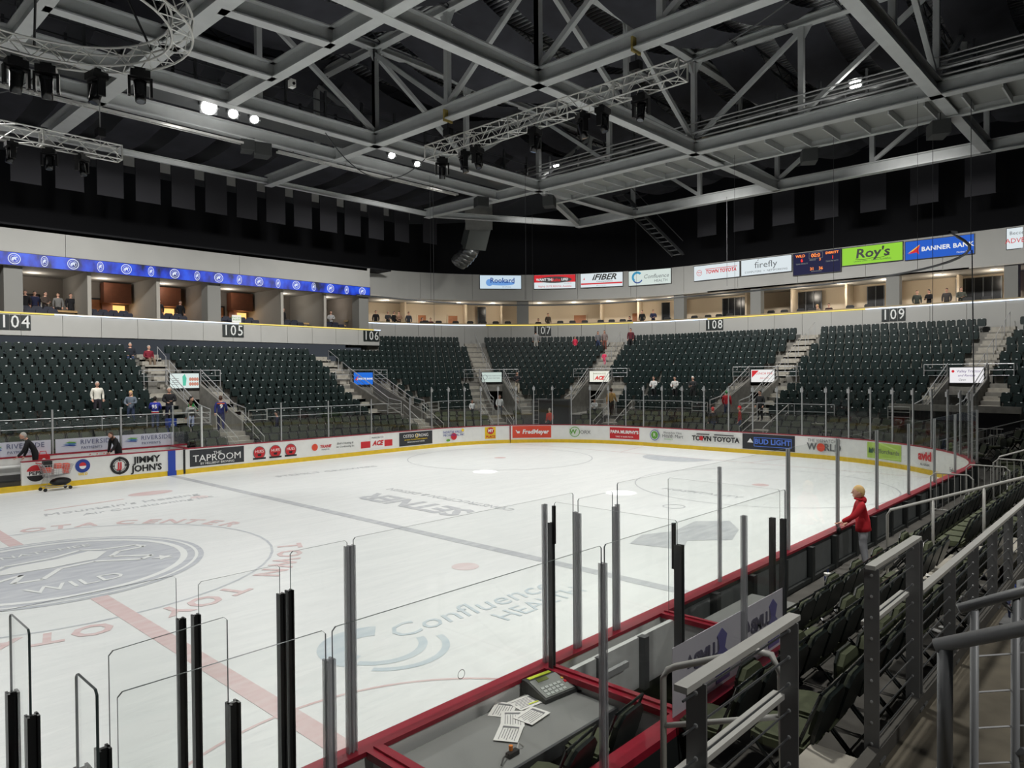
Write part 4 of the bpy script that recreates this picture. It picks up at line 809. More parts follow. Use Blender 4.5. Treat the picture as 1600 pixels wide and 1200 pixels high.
# ================================================================ ROOF
def ibeam(mb, a, b, h=.6, w=.4, t=.05):
    a, b = Vector(a), Vector(b); mb.bar(a, b, t*.8, h-2*t+.02); up = Vector((0, 0, h/2-t/2)); mb.bar(a+up, b+up, w, t); mb.bar(a-up, b-up, w, t); return mb
def truss(label, a, b, pts, zb=15.5, zt=20.0, top=True, group='roof trusses'):
    """a,b: plan ends; pts: fractions/positions of panel points; Pratt diagonals"""
    r = empty('roof_truss', (0, 0, 0), label=label, cat='truss', group=group)
    A, Bv = Vector((a[0], a[1], 0)), Vector((b[0], b[1], 0)); Z = Vector((0, 0, 1))
    ibeam(MB(), A+Z*zb, Bv+Z*zb, .62, .46).build('bottom_chord', truss_grey, r)
    if top: ibeam(MB(), A+Z*zt, Bv+Z*zt, .4, .4).build('top_chord', truss_grey, r)
    P = [A+(Bv-A)*f for f in pts]; c = len(P)//2
    for i, p in enumerate(P):
        MB().bar(p+Z*(zb+.3), p+Z*(zt-.2), .24, .24).build('vertical', truss_grey, r)
        m = MB(); d = (Bv-A).normalized(); m.add([p+d*-.5+Z*(zt-.2)+d.cross(Z)*.03, p+d*.5+Z*(zt-.2)+d.cross(Z)*.03, p+d*.15+Z*(zt-.75)+d.cross(Z)*.03, p-d*.15+Z*(zt-.75)+d.cross(Z)*.03], [(0, 1, 2, 3)]); m.build('gusset_plate', truss_grey, r)
        if i < len(P)-1:
            q = P[i+1]; lo, hi = (q, p) if i < c else (p, q)
            MB().bar(hi+Z*(zt-.35), lo+Z*(zb+.35), .2, .2).build('diagonal', truss_grey, r)
    return r
Y0 = [-16.2, -10.8, -5.4, 0, 5.2, 10.4, 15.6, 20.9]
fr_ = lambda lo, hi, arr: [(v-lo)/(hi-lo) for v in arr]
truss('grey roof truss crossing above the middle of the rink, over the long lighting truss', (16.4, -16.2), (16.4, 20.9), fr_(-16.2, 20.9, Y0[1:7]))
truss('grey roof truss running beside the end catwalk', (28.4, -16.2), (28.4, 20.9), fr_(-16.2, 20.9, Y0[1:6]))
truss('grey roof truss farthest out, above the end stand', (38.6, -16.2), (38.6, 15.4), fr_(-16.2, 15.4, Y0[1:6]))
X0 = [-8, -1.6, 4.4, 10.4, 16.4, 22.4, 28.4, 33.5, 38.6]
truss('grey roof truss running the length of the rink beside the far catwalk', (-8, 10.4), (38.6, 10.4), fr_(-8, 38.6, [10.4, 16.4, 22.4, 28.4, 33.5]))
truss('grey roof truss running down the middle of the rink', (5.4, 0), (38.6, 0), fr_(5.4, 38.6, [16.4, 22.4, 28.4, 33.5]))
truss('grey roof truss running the length of the rink on the near side', (16.4, -10.8), (38.6, -10.8), fr_(16.4, 38.6, [22.4, 28.4, 33.5]))
def beam(label, a, b, h=.6, w=.42, z=15.5, name='roof_beam'): o = ibeam(MB(), (a[0], a[1], z), (b[0], b[1], z), h, w).build(name, truss_grey); tag(o, label, 'beam'); return o
beam('wide grey beam at upper left running past the round lighting truss', (5.4, -2), (5.2, 20.4), .6, .6)
beam('grey beam at upper left edge behind the round lighting truss', (1.7, 4.5), (1.7, 10.4)); beam('grey beam crossing the top of the picture toward the far catwalk', (9.1, -2), (9.1, 10.4))
beam('short grey cross beam nearer the far catwalk at upper left', (1.7, 6.8), (9.1, 6.7)); beam('short grey cross beam nearer the rink middle at upper left', (5.4, 3.2), (9.1, 2.8)); beam('grey beam at the outer edge of the far catwalk', (-8, 13.85), (28.2, 13.85))
beam('grey diagonal corner beam out to the duct', (28.4, 10.4), (38.6, 15.3), .45, .3); beam('grey rim beam linking the far corner of the roof', (28.4, 20.9), (38.6, 15.4), .4, .3); beam('grey eave beam over the far stand', (-8, 20.9), (28.4, 20.9), .3, .2)
# deck, joists and drapes
dk = empty('ceiling', kind='structure', label='dark corrugated roof deck')
m = MB(); m.box((14, -2, 20.75), (70, 34, .1)); m.build('deck_plate', deck_m, dk)
m = MB(); m.add([(-20, 15, 20.7), (49, 15, 20.7), (49, 32, 17.4), (-20, 32, 17.4)], [(3, 2, 1, 0)]); m.add([(39, 15, 20.7), (50, 15, 20.0), (50, -20, 20.0), (39, -20, 20.7)], [(0, 1, 2, 3)]); m.build('deck_slope', deck_m, dk)
m = MB(); x = -14.0
while x < 48: m.box((x, -2, 20.66), (.09, 34, .09)); x += .3
rbm = m.build('deck_rib', mat('deck_rib', (225, 226, 228), .45), dk); rbm['kind'] = 'stuff'
jm = MB(); jm.bar((-17, 0, .3), (17, 0, .3), .08, .06); jm.bar((-17, 0, -.3), (17, 0, -.3), .08, .06)
for i in range(56): a = -17+i*.6; jm.bar((a, 0, -.3 if i % 2 else .3), (a+.6, 0, .3 if i % 2 else -.3), .03, .03)
jme = jm.mesh('joist', mat('joist_dark', (70, 72, 76), .6))
for i in range(14): o = bpy.data.objects.new('roof_joist', jme); COL.objects.link(o); o.location = (14+33*0+0, -17+2.45*i, 20.25); o.scale = (1.6, 1, 1); tag(o, f'dark open web roof joist, {nth(i+1)} from the near side', 'joist', 'roof joists')
def drape(x0, x1, y0, w, z, sag, label, grp):
    m = MB(); n = 14; vs = []; fs = []
    for i in range(n+1):
        f = i/n; x = x0+(x1-x0)*f; zz = z-sag*4*f*(1-f)
        for j in range(4): vs.append((x, y0+w*j/3, zz+(.25 if j in (0, 3) else 0)))
    for i in range(n):
        for j in range(3): fs.append((i*4+j, i*4+j+1, i*4+j+5, i*4+j+4))
    m.add(vs, fs); o = m.build('ceiling_drape', drape_m, smooth=True); tag(o, label, 'drape', 'fabric swags '+grp)
for x0, x1, nm in ((5.6, 16.2, 'above the round lighting truss'), (16.6, 28.2, 'in the middle bay of the roof'), (28.6, 38.4, 'in the bay beyond the end catwalk'), (38.8, 47, 'over the end stand')):
    y = -16.0; di = 1
    while y < 14: drape(x0, x1, y, 2.3, 20.1-(1.0 if x0 > 38 else 0), 1.15, f'black fabric swag {nm}, {nth(di)} from the near side', nm); y += 3.3; di += 1
for i in range(12):
    x0 = 3+2.9*i; m = MB(); vs = []
    for q in range(9):
        f = q/8; yy = 14.6+11.5*f; zz = 19.8-2.6*f-.9*4*f*(1-f)
        vs += [(x0, yy, zz), (x0+1.9, yy, zz)]
    m.add(vs, [(2*q, 2*q+1, 2*q+3, 2*q+2) for q in range(8)]); tag(m.build('ceiling_drape', drape_m, smooth=True), f'black fabric strip sloping over the far stand, {nth(i+1)} from the left', 'drape', 'black fabric strips over the far stand')
# dark upper walls and charcoal banners
m = MB(); m.box((8, 33.5, 15.4), (80, .2, 14)); o = m.build('wall_far', wall_dark); tag(o, kind='structure')
m = MB(); sweep(m, tpath, 0, 60, rect(4.4, 4.6, 9, 22), 1.2); o = m.build('wall_end', wall_dark); tag(o, kind='structure')
MB().box((8, 29.9, 12.3), (44, 5.6, .1)).build('wall_suite_roof', wall_dark)['kind'] = 'structure'
m = MB(); sweep(m, tpath, 1, 60, rect(.2, 4.5, 12.3, 12.4), 1); m.build('wall_club_roof', wall_dark)['kind'] = 'structure'
MB().box((-16, 6, 10), (.2, 60, 24)).build('wall_left', wall_dark)['kind'] = 'structure'
MB().box((14, -34, 10), (80, .2, 24)).build('wall_near', wall_dark)['kind'] = 'structure'
bme = MB(); bme.box((0, 0, 0), (1.4, .05, 2.75)); bme.box((0, 0, 1.38), (1.44, .08, .06)); bme.box((0, 0, -1.36), (1.42, .07, .04)); bmesh_ = bme.mesh('hanging_banner', banner_m)
for i in range(17):
    x = 5.8+2.06*i-4.12
    if x > 33: break
    o = bpy.data.objects.new('hanging_banner', bmesh_); COL.objects.link(o); o.location = (x, 27.0 if x < 27 else 27-.05*(x-27)**2, 15.92); tag(o, f'plain charcoal banner over the far stand, {nth(i+1)} from the left', 'banner', 'charcoal banners over the far stand')
for i in range(8):
    o = bpy.data.objects.new('hanging_banner', bmesh_); COL.objects.link(o); o.matrix_world = T(46, 8.6-2.97*i, 15.92) @ RZ(pi/2) @ Matrix.Diagonal((1.12, 1, .93, 1)); tag(o, f'plain charcoal banner over the end stand, {nth(i+1)} from the left', 'banner', 'charcoal banners over the end stand')
bp_ = MB(); bp_.tube([(-8, 26.9, 17.35), (34, 26.9, 17.35)], .05, 6); bpo = bp_.build('banner_pipe', steel_d); tag(bpo, 'thin grey pipe carrying the charcoal banners', 'pipe')
for i in range(15): MB().box((4.77+2.06*i-2.06, 27.1, 16.95), (.62, .04, .85)).build('pale_panel', mat('pale_panel', (150, 150, 148), .8), bpo)
# catwalks
def catwalk(label, A, Bv, w, zf, side):
    r = empty('catwalk', label=label, cat='catwalk'); A, Bv = Vector(A), Vector(Bv); d = (Bv-A).normalized(); n = d.cross(Vector((0, 0, 1))); L = (Bv-A).length
    MB().bar(A+n*w/2+Vector((0, 0, zf)), Bv+n*w/2+Vector((0, 0, zf)), w, .05).build('floor_grating', steel_d, r)
    for o_ in (0, w):
        for h in (.55, 1.1): MB().bar(A+n*o_+Vector((0, 0, zf+h)), Bv+n*o_+Vector((0, 0, zf+h)), .05, .05).build('rail', steel_d, r)
        for i in range(int(L/2.0)+1): p = A+d*2.0*i+n*o_; MB().bar(p+Vector((0, 0, zf)), p+Vector((0, 0, zf+1.6)), .1, .1).build('post', steel_d, r)
    for i, (o_, h, rad) in enumerate(((.2, .25, .05), (.45, .32, .04), (.7, .25, .05), (1.0, .4, .06), (.3, .75, .035), (.6, .82, .035), (.9, .9, .035))): MB().tube([A+n*o_+Vector((0, 0, zf+h)), Bv+n*o_+Vector((0, 0, zf+h))], rad, 6).build('conduit', steel, r)
    return r
catwalk('dark railed catwalk with conduits above the far boards', (28, 13.4, 0), (-8, 13.4, 0), -2.2, 15.75, 1) if 0 else catwalk('dark railed catwalk with conduits above the far boards', (-8, 13.2, 0), (28, 13.2, 0), 2.2, 15.75, 1)
catwalk('dark railed catwalk with floodlights above the rink end', (29.0, 12, 0), (29.0, -16, 0), -2.0, 15.75, 1)
pn = empty('catwalk_soffit', label='pale grey ribbed soffit panels under the end catwalk', cat='soffit')
y = 10.0
while y > -16:
    MB().box((29.9, y-.67, 15.42), (2.5, 1.32, .05)).build('panel', mat('soffit', (150, 152, 148), .7), pn); MB().box((29.9, y, 15.25), (2.2, .06, .3)).build('rib', truss_grey, pn); y -= 1.35
ibeam(MB(), (31.25, 12, 15.35), (31.25, -16.2, 15.35), .5, .25).build('edge_beam', truss_grey, pn)
for i, (a, b) in enumerate(((-2, 11.4), (13.15, 24.9))):
    t_ = empty('cable_tray', label=('long pale perforated cable tray under the far catwalk, left length', 'long pale perforated cable tray under the far catwalk, right length')[i], cat='tray')
    for q in (-.11, .11): MB().bar((a, 13.9+q, 15.0), (b, 13.9+q, 15.0), .04, .1).build('side_bar', alu_truss, t_)
    m = MB(); x = a
    while x < b: m.bar((x, 13.8, 15), (x+.06, 14.0, 15), .05, .04); x += .16
    m.build('rung', alu_truss, t_)['kind'] = 'stuff'
    for x in range(int(a)+1, int(b), 3): MB().tube([(x, 13.9, 15.0), (x, 13.9, 15.3)], .02, 5).build('hanger', steel_d, t_)
# ducts
d = empty('round_duct', label='large silver round duct running along the end catwalk', cat='duct')
for i in range(10): y0 = 9-2.6*i; MB().tube([(31.0, y0, 17.2), (31.0, y0-2.56, 17.2)], .5, 14).build('duct_section', silver, d, True); MB().tube([(31.0, y0-.03, 17.2), (31.0, y0+.03, 17.2)], .53, 14).build('flange', steel, d)
d = empty('corner_duct', label='rectangular grey duct with round silver elbow hanging in the roof corner', cat='duct')
m = MB(); dv = Vector((math.sin(.8), math.cos(.8), 0)); nv = Vector((dv.y, -dv.x, 0)); c0 = Vector((33.3, 20.6, 0))
m.bar(c0+Vector((0, 0, 17.0))-dv*1.6, c0+Vector((0, 0, 15.5)), 2.0, 1.6); m.build('upper_section', silver, d)
MB().bar(c0+Vector((0, 0, 15.6)), c0+dv*1.0-nv*.5+Vector((0, 0, 13.9)), 1.7, 1.0).build('sloping_section', mat('duct_grey', (104, 108, 106), .5, .3), d)
for k in range(5):
    f = k/4; a = c0+dv*(1.0+.2*k)-nv*(.6+.22*k)+Vector((0, 0, 13.9-.5*math.sin(f*1.5)-.3*f)); b = c0+dv*(1.2+.2*k)-nv*(.85+.22*k)+Vector((0, 0, 13.6-.5*math.sin(min(1, f+.25)*1.5)-.3*f)); MB().tube([a, b], .65, 14).build('elbow_segment', silver, d, True)
st_ = empty('roof_stair', label='dim hanging metal stair to the roof catwalk, left of the town advertising screen', cat='stairs')
for q in (0, .9): MB().bar((37, 11-q, 16.5), (44.3, 10.6-q, 13.2), .06, .25).build('stringer', steel_d, st_); MB().bar((37, 11-q, 17.5), (44.3, 10.6-q, 14.2), .04, .05).build('handrail', steel_d, st_)
for i in range(14): f = i/13; MB().box((37+7.3*f, 10.5-.4*f, 16.5-3.3*f), (.3, .9, .04)).build('tread', steel_d, st_)

# floodlights
def floodlight(loc, tgt, label, s=1):
    z = (Vector(tgt)-Vector(loc)).normalized(); q = z.to_track_quat('-Z', 'Y').to_matrix().to_4x4(); q.translation = loc; o = empty('floodlight', M=q, label=label, cat='lamp')
    MB().box((0, 0, .12), (.46*s, .42*s, .2), taper=.7).build('housing', steel_d, o); m = MB()
    for x in (-.26, .26): m.box((x*s, 0, .15), (.03, .08, .4))
    m.box((0, 0, .36), (.55*s, .08, .03)); m.build('yoke', steel_d, o); MB().disc((0, 0, .01), .19*s, n=20).build('lens', flood_e, o)
    m = MB(); m.ring((0, 0), .19*s, .23*s, n=20, z=0); m.build('rim', steel, o)
for i, (x, z, s) in enumerate(((8.95, 15.52, 1.5), (10.0, 15.5, 1.0), (10.97, 15.5, .9), (18.5, 15.55, .85), (20.2, 15.45, .75))): floodlight((x, 11.9, z), (x-5, -4, 2), 'lit white floodlight on the far catwalk, %s along from the top left' % ('brightest and first', 'second', 'third', 'fourth', 'fifth')[i], s)
floodlight((29.4, 9.85, 16.85), (14, -2, 4), 'small lit floodlight on the end catwalk near the roof corner', .8); floodlight((29.4, -7.4, 16.95), (10, -10, 4), 'lit floodlight on the end catwalk at upper right', 1.2)

# box lighting trusses with moving heads
def box_truss(label, A, Bv, w=.5, name='lighting_truss'):
    r = empty(name, label=label, cat='truss'); A, Bv = Vector(A), Vector(Bv); d = (Bv-A).normalized(); n = d.cross(Vector((0, 0, 1))).normalized(); u = Vector((0, 0, 1)); L = (Bv-A).length; N_ = int(L/.5); C_ = [(n*a+u*b)*w/2 for a, b in ((-1, -1), (1, -1), (1, 1), (-1, 1))]
    for c in C_: MB().tube([A+c, Bv+c], .028, 6).build('main_tube', alu_truss, r)
    m = MB()
    for k in range(4):
        c, e_ = C_[k], C_[(k+1) % 4]
        for i in range(N_): p0, p1 = A+d*(L*i/N_), A+d*(L*(i+1)/N_); m.tube([p0+(c if i % 2 else e_), p1+(e_ if i % 2 else c)], .015, 4)
    m.build('lattice', alu_truss, r)['kind'] = 'stuff'
    for f in [0, 1]+[q/(L//2.4) for q in range(1, int(L//2.4))]:
        m = MB(); p = A+d*L*f
        for k in range(4): m.bar(p+C_[k], p+C_[(k+1) % 4], .05, .05)
        m.build('end_frame', alu_truss, r)
    return r
box_truss('long bright aluminium lighting truss hung across the middle of the roof', (16.4, 6.4, 14.0), (16.4, -6.2, 14.0), .58)
box_truss('bright aluminium lighting truss over the far boards at the left edge', (-4.9, 10.4, 12.35), (4.94, 10.4, 12.35), .5)
rt = empty('round_lighting_truss', (0, 0, 0), label='circular aluminium lighting truss hanging at the top left above centre ice', cat='truss'); R_ = 2.75
for dr in (-.22, .22):
    for dz in (-.22, .22): MB().tube([((R_+dr)*math.cos(2*pi*i/48), (R_+dr)*math.sin(2*pi*i/48), 12.25+dz) for i in range(49)], .028, 6).build('main_ring', alu_truss, rt)
m = MB(); N_ = 44
for i in range(N_):
    a0, a1 = 2*pi*i/N_, 2*pi*(i+1)/N_
    P_ = lambda a, dr, dz: ((R_+dr)*math.cos(a), (R_+dr)*math.sin(a), 12.25+dz)
    sgn = .22 if i % 2 else -.22
    m.tube([P_(a0, .22, sgn), P_(a1, .22, -sgn)], .014, 4); m.tube([P_(a0, -.22, sgn), P_(a1, -.22, -sgn)], .014, 4); m.tube([P_(a0, sgn, -.22), P_(a1, -sgn, -.22)], .014, 4); m.tube([P_(a0, sgn, .22), P_(a1, -sgn, .22)], .014, 4)
m.build('lattice', alu_truss, rt)['kind'] = 'stuff'
for a in (20, 80, 140, 260, 320): r_ = math.radians(a); MB().tube([(R_*math.cos(r_), R_*math.sin(r_), 12.4), (R_*.3*math.cos(r_), R_*.3*math.sin(r_), 15.2)], .03, 5).build('bridle', black, rt)
mh1 = MB(); mh1.box((0, 0, -.12), (.36, .3, .14)); mh1.box((0, 0, -.02), (.2, .1, .1)); mh2 = MB(); [mh2.box((x, 0, -.36), (.05, .14, .38)) for x in (-.2, .2)]; mh2.box((0, 0, -.2), (.44, .16, .05)); mh3 = MB(); mh3.M = T(0, 0, -.42) @ RX(.25); mh3.tube([(0, 0, .18), (0, 0, .1), (0, 0, -.12), (0, 0, -.26)], .13, 10, 0, .1); mh4 = MB(); mh4.M = mh3.M; mh4.disc((0, 0, -.262), .08, n=12)
mhm = [(mh1.mesh('base', black), 'base'), (mh2.mesh('yoke', black), 'yoke'), (mh3.mesh('head', black_gloss, True), 'head'), (mh4.mesh('lens', mat('dark_lens', (60, 64, 72), .1)), 'lens')]
MHN = {}
def moving_head(x, y, z, s, rz, label, g):
    MHN[g] = MHN.get(g, 0)+1; label += f', {nth(MHN[g])} of the row'
    o = empty('moving_head_light', (x, y, z), rz, label=label, cat='lamp', group=g); o.scale = (s, s, s)
    for me, n in mhm: c = bpy.data.objects.new(n, me); COL.objects.link(c); c.parent = o
for y in (5.6, 4.2, 3.4, .2, -2.1, -3.0, -4.6): moving_head(16.4, y, 13.65, 1.35, y, 'black moving head light clamped under the long middle lighting truss', 'moving heads on the middle truss')
for x in (1.6, 2.7, 3.7): moving_head(x, 10.4, 12.05, 1.1, x, 'black moving head light under the truss at the left edge', 'moving heads on the left truss')
for a in (88, 52, 28, 75): r_ = math.radians(a); moving_head(R_*math.cos(r_), R_*math.sin(r_), 11.98, 1.25, a, 'black moving head light under the round lighting truss', 'moving heads on the round truss')
for y, nm in ((5.2, 'at its far corner end'), (-4.4, 'at its upper right end')):
    h_ = empty('chain_hoist', (16.4, y, 14.3), label=f'black chain hoist holding the long lighting truss {nm}', cat='hoist'); MB().box((0, 0, .35), (.24, .4, .3)).build('hoist_body', black, h_); MB().tube([(0, 0, 0), (0, 0, 1.0)], .02, 5).build('chain', black, h_); MB().box((0, 0, 1.05), (.5, .08, .5)).build('strap', mat('strap_yellow', (170, 150, 80), .7), h_)
h_ = empty('chain_hoist', (4.3, 10.4, 12.6), label='black chain hoist with cables above the left lighting truss', cat='hoist'); MB().box((0, 0, .35), (.24, .4, .3)).build('hoist_body', black, h_); MB().tube([(0, 0, 0), (0, 0, 2.7)], .02, 5).build('chain', steel, h_)
# loudspeakers under the catwalks
for i, (x, y, z, w_) in enumerate(((31.4, -10.2, 14.75, 1.1), (31.4, -4.6, 14.75, .9), (29.6, 10.6, 14.8, .9), (12.4, 14.0, 14.9, .8), (11.7, 14.1, 15.0, .6), (27.0, 14.0, 14.9, .8))):
    q = empty('loudspeaker', (x, y, z), .5 if x > 28 else -.3, label='dark grey hanging loudspeaker box ' + ('under the end catwalk at far right', 'under the end catwalk in the middle', 'at the roof corner where the catwalks meet', 'under the far catwalk between the cable trays', 'under the far catwalk beside another speaker', 'under the far catwalk near the duct')[i], cat='speaker')
    m = MB(); m.prism([(-w_/2, -.35), (w_/2, -.35), (w_/2*.8, .35), (-w_/2*.8, .35)], -.3, .3); m.build('cabinet', mat('speaker_grey', (66, 68, 68), .8), q); MB().box((0, -.36, 0), (w_*.9, .02, .52)).build('grille', mat('grille_grey', (56, 58, 58), .9), q); m = MB(); [m.tube([(a, 0, .3), (a, 0, .75)], .02, 5) for a in (-.3*w_, .3*w_)]; m.build('hanger', steel_d, q)
wire = mat('wire_grey', (84, 86, 88), .6, .1)
for i, (x, y, z0, z1) in enumerate(((19.3, 9.6, 3.6, 13.6), (31.4, -10.0, 5.0, 14.5), (24.5, 8, 8.2, 15.2), (37, 2.5, 9.5, 15), (30, -11.7, 9, 15.3))): tag(MB().tube([(x, y, z0), (x, y, z1)], .012, 4).build('hanging_cable', wire), 'thin vertical grey cable hanging from the roof ' + ('left of the duct', 'at far right', 'near the first advertising screen', 'in front of the town advertising screen', 'over the bank screen')[i], 'cable')
def drop(a, b, sag, label): m = MB(); a, b = Vector(a), Vector(b); m.tube([a+(b-a)*(i/16)-Vector((0, 0, sag*4*(i/16)*(1-i/16))) for i in range(17)], .025, 5); tag(m.build('slack_cable', wire), label, 'cable')
drop((13.6, 10.4, 15.2), (16.4, 6.6, 13.9), 1.5, 'slack cable looping down to the end of the long lighting truss'); drop((16.4, -6.2, 14.2), (16.4, -12.5, 16.5), .5, 'slack cable leaving the right end of the long lighting truss'); drop((-1, 9, 13.4), (3.2, 12, 15.6), 1.0, 'slack cable at the left edge of the roof')
print('roof done')

# ================================================================ NEAR SIDE: TIMEKEEPER AND PENALTY BOXES
tk = empty('timekeeper_box', label='red capped timekeeper box with tall clear panes in front of the camera', cat='box')
wallw = mat('box_wall', (206, 208, 206), .6, noise=.06)
for x0, x1 in ((-6, 3.66),): MB().box(((x0+x1)/2, -14.8, .74), (x1-x0, .12, .62)).build('back_wall', wallw, tk); MB().box(((x0+x1)/2, -14.87, .8), (x1-x0, .03, .5)).build('back_face', bkd, tk); MB().box(((x0+x1)/2, -14.79, 1.06), (x1-x0, .18, .12)).build('cap_rail', cap_red, tk)
for x in (-.98, 1.27, 3.58):
    MB().box((x, -13.95, .74), (.08, 1.5, .62)).build('divider', wallw, tk); MB().box((x, -13.95, 1.06), (.17, 1.56, .06)).build('cap_rail', cap_red, tk); MB().box((x, -13.95, 1.1), (.03, 1.56, .02)).build('glass_channel', cap_red, tk)
MB().box((-.4, -13.95, .38), (11, 1.5, .08)).build('box_floor', mat('rubber_floor', (74, 76, 76), .9, noise=.1), tk)
MB().box((2.4, -13.32, .74), (2.2, .06, .6)).build('front_panel', wallw, tk); MB().box((2.45, -14.6, .72), (2.1, .26, .06)).build('bench_plank', mat('bench_grey', (120, 122, 120), .6), tk)
for x in (1.9, 2.75): MB().box((x, -13.38, .74), (.1, .1, .62)).build('gate_post', steel_d, tk)
MB().box((2.1, -13.42, .85), (.5, .05, .07)).build('gate_latch', steel, tk); MB().box((4.6, -13.9, .9), (1.9, .9, .05)).build('bench_plank', MATS['bench_grey'], tk)
def gpost(x, y, z1, m=steel_d, w=.06, z0=1.07, par=None):
    mb = MB(); mb.box((x, y, (z0+z1)/2), (w, w*.35, z1-z0)); mb.box((x-w*.38, y, (z0+z1)/2), (w*.22, w*1.1, z1-z0)); mb.box((x+w*.38, y, (z0+z1)/2), (w*.22, w*1.1, z1-z0)); mb.build('glass_post', m, par or tk)
clearp = bpy.data.materials.new('clear_post'); clearp.use_nodes = True; _b = clearp.node_tree.nodes['Principled BSDF']
_b.inputs['Base Color'].default_value = lin((190, 192, 196)); _b.inputs['Alpha'].default_value = .5; _b.inputs['Roughness'].default_value = .25
for x, z in ((-2.5, 2.54), (-2.4, 2.54), (-1.76, 2.54), (-1.69, 2.55)): gpost(x, -13.08, z, mat('post_charcoal', (52, 54, 55), .35, .4), .05)
for x, z in ((-1.165, 2.79), (-1.125, 2.79), (1.31, 2.79), (1.84, 2.63), (1.9, 2.6), (2.6, 2.58), (2.66, 2.6), (5.28, 2.79)): gpost(x, -13.08, z, clearp, .045)
for x, z in ((-2.43, 2.7), (0.0, 2.72), (2.44, 2.72)): gpost(x, -14.79, z, clearp, .05)
gpost(1.27, -14.72, 2.62, steel_d, .065); gpost(1.25, -13.22, 2.62, steel_d, .05); gpost(3.5, -14.76, 2.52, steel_d, .055); gpost(3.58, -14.6, 2.5, steel_d, .055)
MB().box((1.28, -14.66, 2.6), (.03, .03, .42)).build('post_tip', black, tk); MB().box((1.26, -13.25, 2.6), (.03, .03, .4)).build('post_tip', black, tk)
for x, y in ((-3.5, -13.25), (-3.5, -13.66), (-3.48, -14.42), (-3.46, -14.74), (-3.36, -14.3), (-2.72, -14.3)): gpost(x, y, 2.42, MATS['post_charcoal'], .06)
for a, b, z in ((-8, -2.53, 2.84), (-2.38, -1.77, 2.76), (-1.68, -1.17, 2.84), (-1.11, 1.8, 2.85), (1.89, 2.56, 2.77), (2.66, 7.78, 2.86)): pane_xy((a, -13.08), (b, -13.08), 1.08, z, tk, G_near)
for a, b in ((-3.45, -2.45), (-2.41, -.02), (.02, 3.48)): pane_xy((a, -14.79), (b, -14.79), 1.1, 2.86, tk, G_near)
pane_xy((1.27, -13.25), (1.27, -14.7), 1.1, 2.84, tk, G_near); pane_xy((3.55, -13.25), (3.55, -14.7), 1.1, 2.84, tk, G_near)
pane_xy((-3.5, -13.23), (-3.5, -13.63), 1.1, 2.86, tk, G_near); pane_xy((-3.5, -14.42), (-3.5, -14.7), 1.1, 2.86, tk, G_near); pane_xy((-3.32, -14.27), (-2.7, -14.2), 1.1, 2.86, tk, G_near)
MB().ring((0, 0), .026, .03, n=20).build('speaking_hole', steel_d, tk, M=T(-1.5, -14.8, 2.33) @ UPR)
pp = MB().box((2.3, -14.76, 1.43), (2.45, .006, .62)).build('sponsor_banner', mat('banner_translucent', (208, 204, 214), .7), tk)
MIR = Matrix(((-1, 0, 0, 0), (0, 0, 1, 0), (0, 1, 0, 0), (0, 0, 0, 1)))
pl = mat('ink_plum', (96, 92, 112), .7); pv = mat('ink_violet', (112, 108, 160), .7)
for x in (1.75, 2.95):
    text('PLUMB', .2, pl, pp, T(x, -14.765, 1.5) @ MIR, .008, off=.006); text('PERFECT', .17, pl, pp, T(x-.02, -14.765, 1.32) @ MIR, .008, off=.005)
    MB().prism([(-.15, -.22), (.12, -.22), (.16, 0), (.06, .12), (.1, .24), (0, .3), (-.1, .22), (-.05, .1), (-.17, 0)], -.004, .004).build('emblem', pv, pp, M=T(x+.25, -14.77, 1.38) @ MIR); MB().prism([(-.04, -.04), (.04, -.04), (.045, .01), (0, .08), (-.045, .01)], -.004, .004).build('emblem', pl, pp, M=T(x-.38, -14.77, 1.52) @ MIR)
ds = empty('scorer_desk', label='grey counter of the timekeeper along the inside of the red capped boards', cat='desk')
MB().box((.14, -13.66, .93), (2.12, .86, .05)).build('desk_top', mat('desk_grey', (132, 134, 132), .55, noise=.06, nscale=3), ds); MB().box((.14, -14.08, .9), (2.12, .03, .12)).build('front_edge', steel_d, ds)
for x in (-.8, .1, 1.1): MB().box((x, -13.9, .66), (.05, .3, .5)).build('bracket', steel_d, ds)
cn = empty('scoreboard_console', (1.02, -13.36, .957), -.12, label='grey scoreboard control console with yellow strip on the desk', cat='console')
m = MB(); m.add([(-.22, -.2, 0), (.22, -.2, 0), (.22, .15, 0), (-.22, .15, 0), (-.22, -.2, .04), (.22, -.2, .04), (.22, .08, .13), (-.22, .08, .13), (.22, .15, .13), (-.22, .15, .13)], [(3, 2, 1, 0), (0, 1, 5, 4), (4, 5, 6, 7), (7, 6, 8, 9), (9, 8, 2, 3), (1, 2, 8, 6, 5), (0, 4, 7, 9, 3)]); m.build('case', mat('console_dark', (52, 54, 54), .5), cn)
fm = T(0, -.06, .088) @ RX(math.atan2(.09, .28))
MB().box((0, 0, 0), (.4, .26, .01)).build('face_plate', mat('console_face', (138, 142, 138), .5), cn, M=fm); MB().box((-.05, .1, .008), (.14, .045, .006)).build('lcd', mat('lcd_green', (120, 130, 70), .3), cn, M=fm)
MB().box((-.02, .115, .133), (.3, .045, .006)).build('yellow_strip', mat('strip_lime', (214, 230, 60), .6), cn)
for i in range(5):
    for j in range(3): MB().box((-.14+.055*i, -.1+.045*j, .008), (.04, .03, .006)).build('key', mat('key_pale', (186, 192, 188), .5), cn, M=fm)
MB().box((.16, -.02, .008), (.03, .03, .008)).build('key', ink_r, cn, M=fm); MB().box((.16, .03, .008), (.025, .025, .008)).build('key', mat('key_amber', (230, 190, 90), .5), cn, M=fm)
pt = mat('print_grey', (120, 122, 124), .8)
